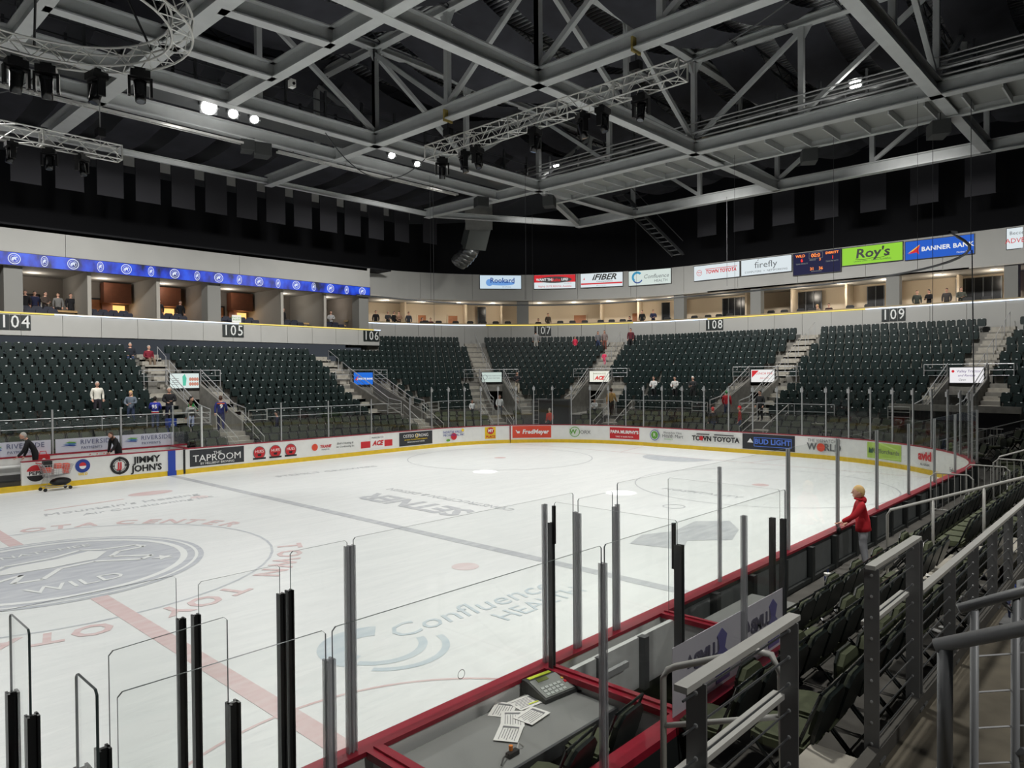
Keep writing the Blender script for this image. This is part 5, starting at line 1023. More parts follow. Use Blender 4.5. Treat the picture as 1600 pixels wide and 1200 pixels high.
for i, (x, y, r, nm) in enumerate(((.42, -13.3, .5, 'farthest from the console edge'), (.68, -13.36, -.15, 'touching the lime highlight'), (.34, -13.5, .75, 'lying between two others'), (.12, -13.66, .55, 'nearest the camera'), (.5, -13.6, .1, 'under the corner of its neighbour'))):
    p_ = empty('score_sheet', (x, y, .9585+.0035*i), r, label=f'white printed score sheet on the desk, {nm}', cat='paper', group='score sheets on the desk'); MB().box((0, 0, 0), (.3, .22, .003)).build('sheet', white_p, p_); m = MB()
    for k in range(7): m.box((-.02, -.075+.024*k, .003), (.22-.03*(k % 3), .006, .001))
    m.box((.1, .0, .003), (.03, .15, .001)); m.build('print', pt, p_)
    if i == 1: MB().box((0.05, -.06, .004), (.12, .02, .001)).build('highlight', MATS['strip_lime'], p_)
tp = empty('tool_cluster', (-.12, -13.93, .957), label='small radio headset with an orange knob on the desk edge', cat='headset'); MB().box((0, 0, .02), (.12, .05, .04)).build('body', black, tp); MB().tube([(.0, .02, .04), (.0, .02, .08)], .018, 8).build('knob', mat('knob_orange', (226, 130, 40), .5), tp); MB().tube([(-.06, 0, .03), (-.14, -.03, .05), (-.2, -.06, .02)], .008, 5).build('cord', black, tp); MB().tube([(.06, 0, .03), (.12, .04, .05), (.16, .02, .01)], .008, 5).build('cord', white_tube, tp)
nt_ = MB().box((.5, -14.12, .72), (.1, .01, .07)); tag(nt_.build('sticky_note', mat('note_lime', (200, 210, 60), .7)), 'lime sticky note on the dark desk front', 'note')
dp = MB().box((.14, -13.95, .66), (2.1, .02, .5)); dp.build('modesty_panel', black, ds)
cbl = MB(); cbl.tube([(1.2, -13.55, .96), (1.3, -13.75, .98), (1.2, -13.9, .8), (1.05, -14.0, .6), (.8, -14.1, .5)], .01, 5); tag(cbl.build('power_cable', black), 'black cable drooping from the console behind the desk', 'cable')
plg = MB(); plg.box((1.17, -13.98, .78), (.06, .05, .14)); tag(plg.build('power_socket', steel_d), 'dark socket box with plug at the desk end', 'socket')
padded_chair(T(.6, -14.28, .42) @ RZ(-.2) @ RZ(.3), 'dark green padded chair behind the timekeeper desk, nearer the console', 'chairs in the timekeeper box'); padded_chair(T(-.15, -14.33, .42) @ RZ(.15), 'dark green padded chair behind the timekeeper desk, nearer the headset', 'chairs in the timekeeper box')

# stainless guard rails with cables (each post, rail and cable a part)
rail_m = mat('rail_steel', (196, 196, 192), .4, .25, noise=.05); rail_d = mat('rail_post_steel', (118, 119, 120), .45, .3)
def cable_rail(label, x0, x1, y, zt, zb, xs, low=None, n=9):
    r = empty('guard_rail', label=label, cat='rail')
    MB().bar((x0, y, zt-.02), (x1, y, zt-.02), .065, .03).build('top_rail', rail_m, r)
    for x in xs: MB().box((x, y, (zt+zb)/2-.02), (.055, .012, zt-zb-.02)).build('post_plate', rail_d, r); m = MB(); m.box((x-.028, y, (zt+zb)/2-.02), (.012, .1, zt-zb-.02)); m.box((x, y, zb+.01), (.12, .14, .02)); m.build('post', rail_d, r); m = MB(); [m.ball((x-.036, y, zb+.12+(zt-zb-.2)*k/(n-1)), (.006, .012, .012), 0, 6, 4) for k in range(n)]; m.build('cable_fitting', steel, r)
    for k in range(n): z = zb+.12+(zt-zb-.2)*k/(n-1); MB().tube([(x0+.02, y, z), (x1-.02, y, z)], .006, 5).build('cable', steel_d, r)
    if low: MB().bar((low[0], y+.06, low[2]), (low[1], y+.06, low[2]), .07, .03).build('hand_rail', rail_m, r)
    return r
cable_rail('tall steel cable guard rail nearest the timekeeper box', -1.72, -.45, -16.45, 2.82, 1.42, (-1.55, -.5), (-1.9, -.52, 2.36))
cable_rail('tall steel cable guard rail between the near stair opening and the long low rail', .9, 2.14, -16.45, 2.82, 1.42, (.96, 2.02, 2.12), (1.0, 2.0, 2.36))
cable_rail('long low steel cable guard rail running along the near chairs', 2.2, 26, -16.45, 2.36, 1.42, tuple(3.3+1.05*i for i in range(20)), None, 7)
tb_ = empty('stair_rail', label='bent pale tube stair rail by the opening beside the timekeeper box', cat='rail')
MB().tube([(.0, -15.32, .5), (.0, -15.32, 1.98), (.0, -15.36, 2.05), (.0, -15.42, 2.09), (.0, -16.02, 2.36), (.0, -16.12, 2.36), (.0, -16.18, 2.26), (.0, -16.2, 1.4)], .024, 8).build('tube', white_tube, tb_, True); MB().tube([(.0, -15.34, 1.64), (.0, -16.19, 1.98)], .02, 8).build('mid_tube', white_tube, tb_, True)
for x_, nm in ((9.0, 'rising past the boy in red'), (19.2, 'far along the near chairs')):
    tb_ = empty('stair_rail', (x_-9.0, 0, 0), label=f'pale tube stair rail {nm}', cat='rail'); MB().tube([(9, -14.33, .45), (9, -14.33, 1.68), (9, -14.38, 1.78), (9, -16.3, 2.53), (9, -17.6, 3.1)], .024, 8).build('tube', white_tube, tb_, True)
    MB().tube([(9, -14.34, .55), (9, -16.3, 1.38), (9, -17.6, 1.9)], .022, 8).build('mid_tube', white_tube, tb_, True)
    for yy in (-15.03, -15.75, -16.5): MB().tube([(9, yy, 1.78-(yy+14.38)*.385), (9, yy, .6-(yy+14.38)*.4)], .022, 8).build('upright', white_tube, tb_, True)
# thick pipe rails at the lower right
pipe_m = mat('pipe_painted', (150, 152, 154), .45, .1)
lr = empty('aisle_rail', label='thick grey pipe rail with a bent lower bar closest to the camera', cat='rail')
MB().tube([(-2, -17.48, 2.9), (-2, -17.48, 3.33)], .022, 12).build('upright', pipe_m, lr, True); MB().tube([(-2, -17.455, 3.33), (-2, -18.3, 3.74)], .022, 12).build('top_pipe', pipe_m, lr, True)
MB().tube([(-2, -17.48, 2.9), (-2, -17.5, 2.92), (-1.93, -17.56, 2.91), (-1.7, -17.66, 2.78), (-1.66, -17.68, 2.74), (-1.66, -17.68, 2.5)], .02, 10).build('lower_pipe', pipe_m, lr, True); MB().tube([(-2, -17.48, 2.95), (-2, -17.48, 2.2)], .024, 10).build('upright', pipe_m, lr, True)
l2 = empty('aisle_rail', label='grey pipe rail with two uprights and thin cables behind the closest pipe rail', cat='rail')
MB().tube([(-1.32, -17.37, 3.26), (-1.2, -17.6, 3.36), (-1.1, -18.3, 3.7)], .019, 10).build('top_pipe', pipe_m, l2, True)
for (x, y, z) in ((-1.3, -17.42, 3.26), (-1.22, -17.54, 3.32)): MB().tube([(x, y, 1.5), (x, y, z)], .015, 10).build('upright', pipe_m, l2, True)
for k in range(6): MB().tube([(-1.3, -17.42, 3.08-.14*k), (-1.22, -17.54, 3.1-.14*k), (-1.1, -18.2, 3.3-.14*k)], .004, 4).build('cable', steel, l2)
MB().tube([(-1.22, -17.54, 2.72), (-1.14, -18.2, 2.95)], .016, 8).build('mid_pipe', pipe_m, l2, True); MB().tube([(-1.24, -17.5, 3.3), (-1.2, -17.58, 3.2), (-1.22, -17.54, 3.12)], .01, 6).build('brace', pipe_m, l2)
lr.location = (.03, -.035, 0); l2.location = (.04, -.045, 0)
l3 = empty('aisle_rail', label='grey pipe rail at the right frame edge beside the paper cup', cat='rail')
MB().tube([(1.0, -17.2, 1.5), (1.0, -17.2, 2.82), (1.02, -17.5, 3.0), (1.05, -18.2, 3.3)], .027, 10).build('top_pipe', pipe_m, l3, True); MB().tube([(1.0, -17.2, 2.2), (1.03, -18.2, 2.6)], .02, 8).build('mid_pipe', pipe_m, l3, True)
def cup(loc, h, r, m1, label):
    c = empty('paper_cup', loc, label=label, cat='cup'); MB().tube([(0, 0, 0), (0, 0, h)], r*.75, 14, 0, r).build('cup_body', m1, c, True); MB().tube([(0, 0, h), (0, 0, h+.008)], r*1.06, 14).build('lid', white_p, c); MB().tube([(.01, 0, h), (.02, 0, h+.07)], .004, 5).build('straw', ink_b, c); MB().tube([(0, 0, h*.82), (0, 0, h*.99)], r*.96, 14, 0, r*1.01).build('rim_band', white_p, c); return c
l3.location = (.1, -.1, 0)
c = cup((1.28, -17.24, 2.53), .15, .05, mat('cup_navy', (34, 46, 90), .5), 'navy soft drink cup with round emblem and blue straw at right')
e_ = MB(); e_.disc((0, 0, 0), .034, n=18); Mc = T(0, 0, 0) @ RZ(math.atan2(-18.04+17.14, -4.49-1.18)+pi/2) @ T(0, -.052, .085) @ UPR; e_.build('emblem', ink_w, c, M=Mc); MB().ring((0, 0), .004, .03, a0=.2, a1=pi-.2, n=14).build('emblem', ink_r, c, M=Mc @ T(0, 0, .002)); MB().ring((0, 0), .004, .03, a0=pi+.2, a1=2*pi-.2, n=14).build('emblem', ink_b, c, M=Mc @ T(0, 0, .002))
MB().box((1.12, -17.16, 2.52), (.26, .16, .02)).build('cup_bracket', rail_d, l3)
cup((8.35, -13.55, .43), .22, .06, MATS['cup_navy'], 'dark blue cup standing on the floor behind the near boards')
# crowd barricades
def barricade(M, label, w=1.0, h=1.1):
    b = empty('barricade', M=M, label=label, cat='barrier'); MB().tube([(-w/2, 0, 0), (-w/2, 0, h-.1), (-w/2+.1, 0, h), (w/2-.1, 0, h), (w/2, 0, h-.1), (w/2, 0, 0)], .02, 6).build('frame', white_tube, b); MB().tube([(-w/2, 0, .15), (w/2, 0, .15)], .016, 5).build('lower_bar', white_tube, b)
    n = int(w/.13)
    for i in range(1, n): MB().tube([(-w/2+w*i/n, 0, .15), (-w/2+w*i/n, 0, h)], .01, 5).build('bar', white_tube, b)
barricade(T(16.6, -13.75, .42) @ RZ(pi/2), 'pale tube crowd barrier standing against the near boards', .95); barricade(T(18.6, -14.2, .42) @ RZ(pi/2), 'pale tube crowd barrier behind the first one', 1.0, 1.15)
barricade(T(16.0, -15.3, .95) @ RZ(pi/2), 'pale tube crowd barrier at the right frame edge', 1.1); barricade(T(33.2, -12.0, .42) @ RZ(pi/2+.3), 'pale tube crowd barrier in front of the dark exit at far right', 1.6, 1.15); barricade(T(29.9, -12.6, .42) @ RZ(.6), 'pale tube crowd barrier by the end of the tall glass', 1.2, 1.1)
ex = empty('dark_exit', M=oframe(tpath, 53.2, -12.72), label='dark vehicle exit under the stand at far right', cat='exit'); MB().box((0, 0, 1.2), (5.4, .06, 2.2)).build('opening', wall_dark, ex); MB().box((0, -.03, 2.42), (5.6, .16, .3)).build('lintel', concrete, ex)  # solid black sheet painted as the unlit depth of the exit
# litter and small cloth between chair rows
lt = MB()
for i in range(36): lt.box((random.uniform(5.5, 14), random.uniform(-16.2, -14.9), .965+(.0)), (.12, .08, .01), rz=random.uniform(0, 3))
tag(lt.build('paper_litter', white_p), 'scattered torn paper on the floor between the near chair rows', 'litter', kind='stuff')

# shopping cart ------------------------------------------------------------
ct = empty('shopping_cart', (3.25, 12.42, 0), .12, label='metal shopping cart with red packages parked on the ice by the far boards', cat='cart')
def wire_panel(P, nu, nv, r=.006):
    m = MB(); P = [Vector(p) for p in P]
    for i in range(nu+1): f = i/nu; m.tube([P[0].lerp(P[1], f), P[3].lerp(P[2], f)], r, 4)
    for j in range(nv+1): f = j/nv; m.tube([P[0].lerp(P[3], f), P[1].lerp(P[2], f)], r, 4)
    return m
lo = [(-.36, -.2, .5), (.4, -.16, .58), (.4, .16, .58), (-.36, .2, .5)]; hi = [(-.48, -.27, .98), (.52, -.22, .92), (.52, .22, .92), (-.48, .27, .98)]
for k, nm in ((0, 'basket_side'), (1, 'basket_front'), (2, 'basket_side'), (3, 'basket_gate')): wire_panel([lo[k], lo[(k+1) % 4], hi[(k+1) % 4], hi[k]], 10 if k % 2 == 0 else 5, 6).build(nm, steel, ct)
wire_panel(lo, 10, 5).build('basket_bottom', steel, ct); MB().tube([(-.56, -.26, 1.04), (-.56, .26, 1.04)], .018, 6).build('handle', ink_r, ct)
for sx in (-.25, .25): m = MB(); m.tube([(-.56, sx, 1.04), (-.46, sx, .9), (-.3, sx, .45), (-.45, sx, .16), (.42, sx*.8, .14)], .014, 5); m.build('frame', steel, ct)
for x in (-.44, .4):
    for y in (-.24, .24): m = MB(); m.tube([(x, y*.9-.015, .065), (x, y*.9+.015, .065)], .065, 12); m.build('wheel', black, ct)
for i, (x, z, w_) in enumerate(((-.28, .78, .22), (.05, .68, .26), (.3, .7, .2), (.36, .85, .16), (.1, .86, .2))):
    g = MB().box((0, 0, 0), (w_, .3, .2)); o = g.build('package', mat('package_coral', (226, 92, 70), .6) if i != 1 else white_p); o.location = (3.25+x, 12.42+.02*i, z); tag(o, ('coral package at the handle end of the cart', 'white package in the middle of the cart', 'coral package low at the nose of the cart', 'coral package on top at the nose of the cart', 'coral package on top in the middle of the cart')[i], 'package')
bg = MB(); bg.ball((0, 0, 0), (.36, .2, .15), 0, 12, 8); o = bg.build('duffel_bag', black, smooth=True); o.location = (3.4, 12.44, .3); tag(o, 'black duffel bag on the lower tray of the shopping cart', 'bag')
o = MB().box((0, 0, 0), (.26, .32, .24)).build('gear_bag', black); o.location = (2.98, 12.45, .98); tag(o, 'black bag on top of the load in the shopping cart', 'bag')

# ================================================================ PEOPLE
skin = mat('skin', (206, 160, 138), .6); eye_m = mat('eye_dark', (30, 26, 24), .3); lip = mat('lip', (170, 96, 88), .6)
def P_stand(): return dict(hip=.93, sh=[(-.2, 0, 1.42), (.2, 0, 1.42)], el=[(-.26, -.03, 1.14), (.26, -.03, 1.14)], ha=[(-.24, .08, .9), (.24, .08, .9)], kn=[(-.11, .03, .5), (.11, .03, .5)], an=[(-.12, -.02, .08), (.12, -.02, .08)], lean=0)
def pose(kind):
    p = P_stand()
    if kind == 'sit': p.update(hip=.0, seat=.5, kn=[(-.12, .44, .52), (.12, .44, .52)], an=[(-.13, .46, .08), (.13, .46, .08)], ha=[(-.14, .3, .62+.43), (.14, .3, .62+.43)], drop=-.43)
    if kind == 'arms': p.update(el=[(-.27, .06, 1.16), (.27, .06, 1.16)], ha=[(-.08, .28, 1.14), (.1, .28, 1.08)])
    if kind == 'walk': p.update(kn=[(-.1, .16, .52), (.1, -.02, .48)], an=[(-.1, .18, .08), (.1, -.25, .14)], ha=[(-.26, -.1, .92), (.26, .22, .98)])
    if kind == 'reach': p.update(lean=.55, el=[(-.24, .3, 1.2), (.27, .2, 1.1)], ha=[(-.22, .58, 1.12), (.24, .4, .95)])
    if kind == 'boy': p.update(lean=.12, el=[(-.24, .18, 1.2), (.24, .1, 1.14)], ha=[(-.2, .46, 1.08), (.18, .3, .98)], kn=[(-.09, .04, .5), (.09, -.02, .5)], an=[(-.09, -.03, .08), (.1, -.08, .08)])
    return p
BODY = {}
def body_mesh(kind, sub=1):
    if (kind, sub) in BODY: return BODY[(kind, sub)]
    p = pose(kind); dz = p.get('drop', 0); ln = p['lean']; hz = .93+dz if kind == 'sit' else p['hip']
    def L_(v):       # lean the upper body about the hips
        x, y, z = v; z += dz if kind == 'sit' else 0; a = -ln; yy, zz = y, z-hz; return Vector((x, yy*math.cos(a)-zz*math.sin(a), hz+yy*math.sin(a)+zz*math.cos(a)))
    V, R, E, K = [], [], [], []
    def v(co, r, k): V.append(Vector(co)); R.append(r); K.append(k); return len(V)-1
    pel = v((0, 0, hz), (.165, .12), 1); wa = v(L_((0, .0, 1.1)), (.165, .12), 0); ch = v(L_((0, 0, 1.3)), (.19, .135), 0); nk = v(L_((0, 0, 1.47)), (.065, .065), 2); hd = v(L_((0, .01, 1.56)), (.06, .06), 2)
    E += [(pel, wa), (wa, ch), (ch, nk), (nk, hd)]; K[nk] = 0
    for i in (0, 1):
        s_ = v(L_(p['sh'][i]), (.09, .09), 0); e_ = v(L_(p['el'][i]), (.068, .068), 0); w_ = v(L_(p['ha'][i]), (.046, .046), 0); E += [(ch, s_), (s_, e_), (e_, w_)]
        sx = -.1 if i == 0 else .1; h_ = v((sx, .01, hz-.06), (.115, .11), 1); k_ = v(p['kn'][i], (.078, .078), 1); a_ = v(p['an'][i], (.056, .056), 1); t_ = v((p['an'][i][0]*1.1, p['an'][i][1]+.17, p['an'][i][2]-.03), (.04, .035), 3); E += [(pel, h_), (h_, k_), (k_, a_), (a_, t_)]
    me = bpy.data.meshes.new('body'); me.from_pydata([tuple(q) for q in V], E, []); ob = bpy.data.objects.new('body', me); COL.objects.link(ob)
    md = ob.modifiers.new('skin', 'SKIN'); md.use_smooth_shade = True; md.branch_smoothing = .4
    for i, sv in enumerate(me.skin_vertices[0].data): sv.radius = R[i]; sv.use_root = (i == 0)
    ms = ob.modifiers.new('sub', 'SUBSURF'); ms.levels = ms.render_levels = sub
    dg = bpy.context.evaluated_depsgraph_get(); res = bpy.data.meshes.new_from_object(ob.evaluated_get(dg)); bpy.data.objects.remove(ob); bpy.data.meshes.remove(me)
    segs = [(V[a], V[b], K[b] if K[b] != 1 or K[a] == 1 else 0) for a, b in E]; idx = []
    for f in res.polygons:
        c = f.center; best = (9, 0)
        for a, b, k in segs:
            d = b-a; t = max(0, min(1, (c-a).dot(d)/d.length_squared)); q = (c-(a+d*t)).length
            if q < best[0]: best = (q, k)
        idx.append(best[1])
    head = L_((0, .02, 1.66)); hands = [(L_(p['ha'][i]), (L_(p['ha'][i])-L_(p['el'][i])).normalized()) for i in (0, 1)]
    BODY[(kind, sub)] = (res, idx, head, hands); return BODY[(kind, sub)]
hm = MB(); hm.ball((0, 0, 0), (.076, .095, .115), 0, 14, 10); hm.ball((0, .045, -.06), (.05, .045, .05), 0, 10, 6); hm.add([(-.014, .09, -.02), (.014, .09, -.02), (0, .122, -.025), (0, .094, .022)], [(0, 1, 2), (0, 2, 3), (2, 1, 3)], 0)
for x in (-.03, .03): hm.ball((x, .087, .012), (.012, .008, .008), 1, 6, 4); hm.box((x, .091, .03), (.03, .008, .006), 3)
hm.box((0, .088, -.06), (.036, .008, .008), 2)
for x in (-.078, .078): hm.ball((x, -.002, -.005), (.012, .02, .03), 0, 6, 5)
def hair_mesh(long_):
    m = MB(); nu, nv = 14, 6; vs = [(0, -.01, .13)]; fs = []
    for j in range(1, nv+1):
        t = pi/2*(1-j/nv*(1.05))
        for i in range(nu):
            a = 2*pi*i/nu; front = max(0, math.sin(a)); tt = max(t, .62*front); vs.append((.086*math.cos(tt)*math.cos(a), -.012+.106*math.cos(tt)*math.sin(a), .13*math.sin(tt)-.0))
    for i in range(nu): fs.append((0, 1+i, 1+(i+1) % nu))
    for j in range(nv-1):
        for i in range(nu): i2 = (i+1) % nu; fs.append((1+j*nu+i, 1+(j+1)*nu+i, 1+(j+1)*nu+i2, 1+j*nu+i2))
    m.add(vs, fs)
    m.ball((0, -.05, -.01), (.078, .06, .085), 0, 10, 6)
    if long_: m.ball((0, -.06, -.12), (.085, .045, .13), 0, 10, 6)
    return m.mesh('hair', skin, True)
HAIR = {0: hair_mesh(0), 1: hair_mesh(1)}
def hand_mesh():
    m = MB(); m.bar((0, 0, 0), (0, 0, -.085), .075, .028, 0, (0, 1, 0))
    for i, (x, l) in enumerate(((-.028, .062), (-.009, .075), (.01, .07), (.028, .055))): m.tube([(x, 0, -.08), (x*1.1, .012, -.08-l*.55), (x*1.1, .034, -.08-l*.9)], .009, 5, 0, .006)
    m.tube([(-.034, .004, -.03), (-.06, .018, -.055), (-.062, .03, -.085)], .01, 5, 0, .007); return m
HAND = hand_mesh().mesh('hand', skin, True)
def person(x, y, z, face, h, shirt, pants, hair, label, kind='stand', long_=0, group=None, sub=1, shoes=(30, 30, 32), skin_=None):
    res, idx, head, hands = body_mesh(kind, sub); me = res.copy(); me.materials.clear()
    for m_ in (mat('cloth_%d_%d_%d' % shirt, shirt, .85, noise=.08), mat('cloth_%d_%d_%d' % pants, pants, .9, noise=.08), skin, mat('cloth_%d_%d_%d' % shoes, shoes, .6)): me.materials.append(m_)
    me.polygons.foreach_set('material_index', idx); me.polygons.foreach_set('use_smooth', [True]*len(idx)); me.update()
    o = bpy.data.objects.new('person', me); COL.objects.link(o); o.location = (x, y, z); o.rotation_euler = (0, 0, face); k = h/1.78; o.scale = (k, k, k); tag(o, label, 'person', group)
    hd = hm.mesh('head', [skin, eye_m, lip, mat('hair_%d_%d_%d' % hair, hair, .8)], True); c = bpy.data.objects.new('head', hd); COL.objects.link(c); c.parent = o; c.location = head; hs = 1.22 if h < 1.6 else 1.08; c.scale = (hs, hs, hs)
    hr = HAIR[long_].copy(); hr.materials.clear(); hr.materials.append(mat('hair_%d_%d_%d' % hair, hair, .8)); d = bpy.data.objects.new('hair', hr); COL.objects.link(d); d.parent = c
    for i, (p_, dr) in enumerate(hands): e_ = bpy.data.objects.new('hand', HAND); COL.objects.link(e_); e_.parent = o; q = dr.to_track_quat('-Z', 'Y').to_matrix().to_4x4(); q.translation = p_; e_.matrix_local = q @ Matrix.Diagonal((1 if i == 0 else -1, 1, 1, 1))
    return o
BK, NV, GY, JN = (20, 20, 24), (28, 34, 66), (120, 122, 126), (52, 64, 92)
BRN, BLD, GRH, DK = (70, 48, 34), (196, 164, 110), (170, 168, 162), (26, 22, 20)
S_ = 5.4      # facing helpers: pi faces the rink from the far side
boy = person(10.05, -13.62, .42, .5, 1.56, (176, 22, 36), (150, 152, 158), BLD, 'blond boy in red hooded jacket and grey trousers leaning over the near boards', 'boy', sub=2)
hd_ = MB(); hd_.ball((0, -.1, -.17), (.1, .075, .085), 0, 12, 8); hd_.tube([(.078*math.cos(a), -.02+.085*math.sin(a), -.15+.012*math.sin(a)) for a in [2*pi*i/16 for i in range(17)]], .024, 7); c = hd_.build('hood', mat('cloth_176_22_36', (176, 22, 36)), boy, True); c.location = BODY[('boy', 2)][2]
jk = MB(); jk.tube([(0, .0, .82), (0, .01, .9), (0, .015, 1.02), (0, .04, 1.12)], .2, 16, 0, .17); c = jk.build('jacket_hem', MATS['cloth_176_22_36'], boy, True); c.scale = (1, .82, 1); 
gl = MB(); gl.ball((0, 0, 0), (.05, .05, .08), 0, 8, 6); o = gl.build('glove', black, smooth=True); o.location = (9.75, -13.27, 1.13); tag(o, 'black glove held by the boy in red at the board cap', 'glove')
person(2.95, 13.8, .42, 1.45, 1.8, BK, BK, GRH, 'grey haired man in black sweater bending over at the bench gate', 'reach')
person(5.85, 13.75, .42, 1.9, 1.62, BK, BK, BRN, 'woman in black sweater reaching for white bottles on the bench', 'reach', 1)
person(6.75, 19.3, 2.24, pi, 1.72, (214, 212, 200), (40, 36, 44), GRH, 'grey haired woman in a cream jacket standing among the seats', 'stand')
person(7.95, 18.5, 1.83, pi-.6, 1.68, (96, 106, 118), JN, BLD, 'blond woman in a grey blue jacket with folded arms', 'arms', 1)
k95 = person(8.75, 17.7, 1.6, -.5, 1.62, (36, 46, 150), JN, DK, 'youth in blue hockey jersey seen from behind near the guard rail', 'arms')
text('95', .26, ink_w, k95, T(0, -.165, 1.25) @ UPR, .006, off=.008, name='jersey_number'); MB().tube([(0, 0, .93), (0, 0, .97)], .19, 14).build('jersey_stripe', ink_r, k95).scale = (1, .8, 1); MB().tube([(0, 0, .98), (0, 0, 1.01)], .185, 14).build('jersey_stripe', ink_w, k95).scale = (1, .8, 1)
person(9.45, 17.8, 1.8, pi-.3, 1.85, BK, (30, 34, 60), GRH, 'man in black jacket with lanyard beside the blue jersey', 'arms')
person(10.75, 18.4, 1.4, pi+.8, 1.75, (40, 160, 80), BK, DK, 'dark haired person in bright green in the left portal', 'arms', 1)
p_ = person(10.1, 16.9, 1.41, 0, 1.55, (140, 142, 140), (180, 190, 220), BRN, 'child in striped grey jersey on the walkway below the left portal')
for k in range(4): MB().tube([(0, 0, 1.05+.1*k), (0, 0, 1.08+.1*k)], .178, 14).build('jersey_stripe', white_p if k % 2 else black, p_).scale = (1, .8, 1)
p_ = person(11.6, 16.95, 1.41, -.4, 1.78, (40, 48, 110), (34, 40, 84), BRN, 'fan in navy and orange jersey with number nine going down the stairs', 'walk'); text('9', .28, ink_w, p_, T(.02, -.17, 1.25) @ UPR, .006, off=.008, name='jersey_number'); MB().tube([(0, 0, 1.37), (0, 0, 1.42)], .2, 14).build('jersey_stripe', mat('jersey_orange', (228, 96, 40), .7), p_).scale = (1.0, .8, 1)
person(13.9, 15.6, .75, 1.0, 1.6, (26, 32, 60), (70, 76, 90), DK, 'person in a navy jersey seated behind the far glass', 'stand')
person(10.2, 25.1, ZR(8)+.03, pi-.3, 1.75, (26, 30, 40), JN, GRH, 'person in dark jacket and jeans seated in the top row of the far stand', 'sit'); person(11.15, 25.0, ZR(8)-.1, pi+.1, 1.75, (120, 26, 44), (120, 104, 88), GRH, 'person in a maroon jersey seated beside the top of the left stair aisle', 'sit')
def tp(s, k, dx=0): x, y, t = tpath(s, OFR(k)+.35); return x, y, ZR(k), pi-t
def pt(s, k, h, sh, pa, ha, label, kind='stand', long_=0, turn=0, dz=0): x, y, z, r = tp(s, k); return person(x, y, z+dz, r+turn, h, sh, pa, ha, label, kind, long_)
pt(17.3, 11, 1.75, (150, 150, 148), (170, 168, 160), DK, 'person in pale grey hooded top standing below the 107 sign', 'stand', 0, pi); pt(20.9, 11, 1.2, (214, 50, 80), (214, 50, 80), DK, 'child in bright pink near the top row', 'stand')
pt(23.0, 11, 1.6, (110, 110, 112), JN, BRN, 'adult in grey at the top of the stairs left of a companion', 'walk', 1, .5); pt(23.6, 11, 1.65, (126, 112, 108), (120, 70, 60), BRN, 'adult in brownish grey on the stairs behind the pink child', 'stand', 1); pt(24.3, 8, 1.1, (224, 60, 100), (224, 90, 120), DK, 'small child in pink climbing the stairs', 'walk', 0, pi)
pt(26.0, 11, 1.75, (90, 30, 40), BK, DK, 'person in dark red jacket standing at the top row right of the stairs'); pt(14.9, 3, 1.65, (40, 40, 44), (200, 190, 170), DK, 'person in black vest beside the pale grey portal screen', 'arms', 1)
for s, h, c_, lb in ((25.9, 1.2, (224, 226, 226), 'child in white jersey on the short stairs, left of another'), (27.2, 1.5, (214, 216, 216), 'youth in white jersey on the short stairs')): x, y, t = bpath(s, 3.5); person(x, y, 1.3, pi-t, h, c_, (60, 64, 72), BRN, lb, 'walk')
x, y, t = bpath(29.55, 1.0); person(x, y, .42, -t-.9+pi/2, 1.6, (200, 58, 40), (40, 40, 44), GRH, 'grey haired person in orange red top behind the end glass')
x, y, t = bpath(32.4, 3.4); person(x, y, 1.41, -t, 1.8, (176, 140, 84), (50, 44, 40), BRN, 'person in tan jacket walking up the stairs right of the ladder', 'walk'); x, y, t = bpath(31.6, 3.5); person(x, y, 1.2, pi-t, 1.3, (220, 222, 222), BK, DK, 'child in white and black beside the tan jacket', 'arms')
for s, c_, hh, lb in ((33.0, (206, 206, 204), BRN, 'person in white sweater, first of three standing above the end glass'), (34.6, (200, 200, 196), DK, 'person in white and black, second of three above the end glass'), (35.9, (40, 42, 44), (210, 210, 206), 'person in dark vest and white cap, third of three above the end glass')): pt(s, 2, 1.68, c_, BK, hh, lb, 'arms')
for q, (s, o, z, c_, hh, lb) in enumerate(((38.6, 3.9, 1.41, (170, 24, 40), (60, 150, 80), 'fan in a red jersey on the walkway above the end glass'), (38.7, 2.0, .5, (50, 50, 54), (200, 60, 60), 'fan in dark clothes with a red hat behind the end glass'), (40.2, 2.2, .6, (150, 40, 44), (220, 40, 50), 'fan in red checks with a red and white hat behind the end glass'), (40.6, 3.9, 1.41, (50, 52, 54), DK, 'person in patterned dark top beside the stairs under the 108 sign'))): x, y, t = bpath(s, o); person(x, y, z, -t+q, 1.72, c_, JN if q != 3 else BK, hh, lb)
person(33.9, -11.4, .42, pi/2+.6, 1.75, (34, 34, 44), BK, (120, 110, 100), 'man in a cap by the dark exit at far right')
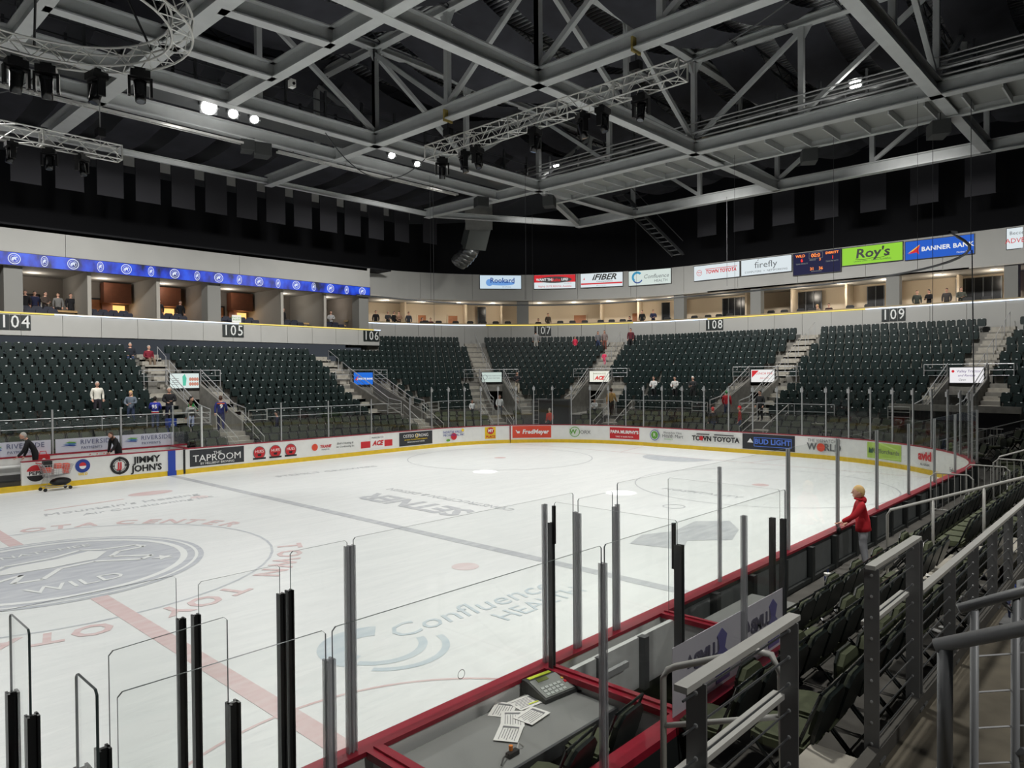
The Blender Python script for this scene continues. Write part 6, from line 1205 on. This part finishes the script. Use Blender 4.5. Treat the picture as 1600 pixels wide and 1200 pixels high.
# guests in the suites and club
for i, (x, y, c_, lb, kd) in enumerate(((6.3, 29.8, BK, 'dark figure standing first in the suite right of the 104 sign', 'stand'), (6.8, 30.0, NV, 'figure in navy in the suite right of the 104 sign', 'stand'), (7.3, 29.9, (70, 60, 54), 'figure in brown in the suite right of the 104 sign', 'arms'), (8.0, 30.1, (110, 110, 108), 'figure in a checked shirt by the suite bar', 'stand'), (8.6, 29.9, BK, 'dark figure by the partition of the first suite', 'stand'), (13.1, 29.6, (180, 170, 164), 'figure in pale top in the suite left of the 105 sign', 'arms'), (13.6, 29.9, BK, 'dark figure behind the pale topped guest', 'stand'), (14.9, 29.8, BK, 'dark figure at the lit counter left of the 105 sign', 'stand'), (22.3, 29.9, BK, 'dark figure at the unlit suite bar', 'stand'), (25.6, 28.8, (170, 170, 170), 'figure in spotted pale top in the suite at the 106 sign', 'arms'))): person(x, y, 7.4 if y > 29 else 7.3, pi+.4*(i % 3-1), 1.72, c_, BK, DK, lb, kd)
for i, (s, c_, lb) in enumerate(((4.2, BK, 'first of five club guests beside the suites'), (5.2, (60, 60, 62), 'second of five club guests in a vest'), (5.7, BK, 'third of five club guests in black'), (6.1, (150, 120, 100), 'fourth of five club guests in tan'), (6.9, (50, 56, 66), 'fifth of five club guests, apart from the rest'), (8.0, BK, 'club guest sitting low left of the first door'), (8.7, (70, 30, 36), 'club guest in dark red sitting low by the first door'), (17.5, BK, 'club guest in black above the 107 sign'), (18.3, (70, 60, 50), 'club guest in brown above the 107 sign'), (24.9, BK, 'club guest alone near the fourth door'), (25.9, BK, 'club guest in black standing right of the fourth door'), (26.8, NV, 'club guest in navy standing by the dark glazing'), (39.7, (150, 130, 110), 'club guest with long fair hair below the scoreboard'), (40.5, (60, 40, 44), 'club guest in dark red below the scoreboard'), (46.1, (60, 66, 60), 'first of four club guests above the 109 sign'), (46.8, BK, 'second of four club guests in black above the 109 sign'), (47.8, (70, 66, 64), 'third of four club guests right of the 109 sign'), (48.6, (80, 84, 76), 'fourth of four club guests, broad in grey green'))):
    x, y, t = tpath(s, 1.5); seated = i in (5, 6, 7, 9, 12, 13); person(x, y, 7.72-(.45 if seated else 0), pi-t+.5*(i % 3-1), 1.72, c_, BK, BLD if i == 12 else DK, lb, 'arms' if i % 2 else 'stand', 1 if i in (12, 3) else 0)
# bright pools of two moving heads on the ice
lamp('moving_head_beam', 'SPOT', (16.4, 3.4, 12.5), (17.0, 3.7, 0), 9000, .05, 4.8, .15); lamp('moving_head_beam', 'SPOT', (16.4, -3.6, 12.5), (16.25, -3.8, 0), 9000, .05, 4.8, .15)
bn = empty('blue_bin', (9.2, 17.0, 1.41), label='blue bin with a round white emblem by the guard rail left of the stair portal', cat='bin'); MB().box((0, 0, .38), (.36, .34, .76), taper=1.12).build('body', ink_b, bn); MB().ring((0, 0), .05, .085, n=16).build('emblem', ink_w, bn, M=T(0, -.19, .45) @ UPR)
sc = empty('security_camera', (10.24, 7.43, 15.6), label='small white camera box hanging between the roof beams at upper left', cat='camera'); MB().box((0, 0, 0), (.2, .26, .3)).build('body', white_p, sc); MB().tube([(0, -.13, -.02), (0, -.17, -.02)], .06, 10).build('lens', black, sc); MB().tube([(0, 0, .15), (0, 0, .2), (-1.0, 0, .2)], .015, 5).build('arm', steel, sc)
ng = empty('neon_sign', M=pframe(tpath, 52.9, 2.6, 9.6), label='blue neon ring sign on the club level at the right frame edge', cat='sign'); nb = screen('neon_blue', (60, 90, 255), 3); MB().tube([(.5*math.cos(a), .5*math.sin(a), 0) for a in [2*pi*i/24 for i in range(25)]], .03, 6).build('ring', nb, ng); MB().box((0, 0, 0), (.9, .16, .02)).build('bar', screen('neon_white', (230, 235, 255), 2), ng)
pj = empty('projector', (22.4, -5.5, 19.0), label='white projector cage hanging from the roof at the top of the picture', cat='projector'); MB().box((0, 0, 0), (.5, .6, .35)).build('body', white_p, pj); m = MB(); [m.bar((a, b, -.3), (a, b, .5), .03, .03) for a in (-.35, .35) for b in (-.4, .4)]; [m.bar((-.35, b, c), (.35, b, c), .03, .03) for b in (-.4, .4) for c in (-.3, .3)]; [m.bar((a, -.4, c), (a, .4, c), .03, .03) for a in (-.35, .35) for c in (-.3, .3)]; m.build('cage', white_tube, pj)
print('all done', len(bpy.data.objects))
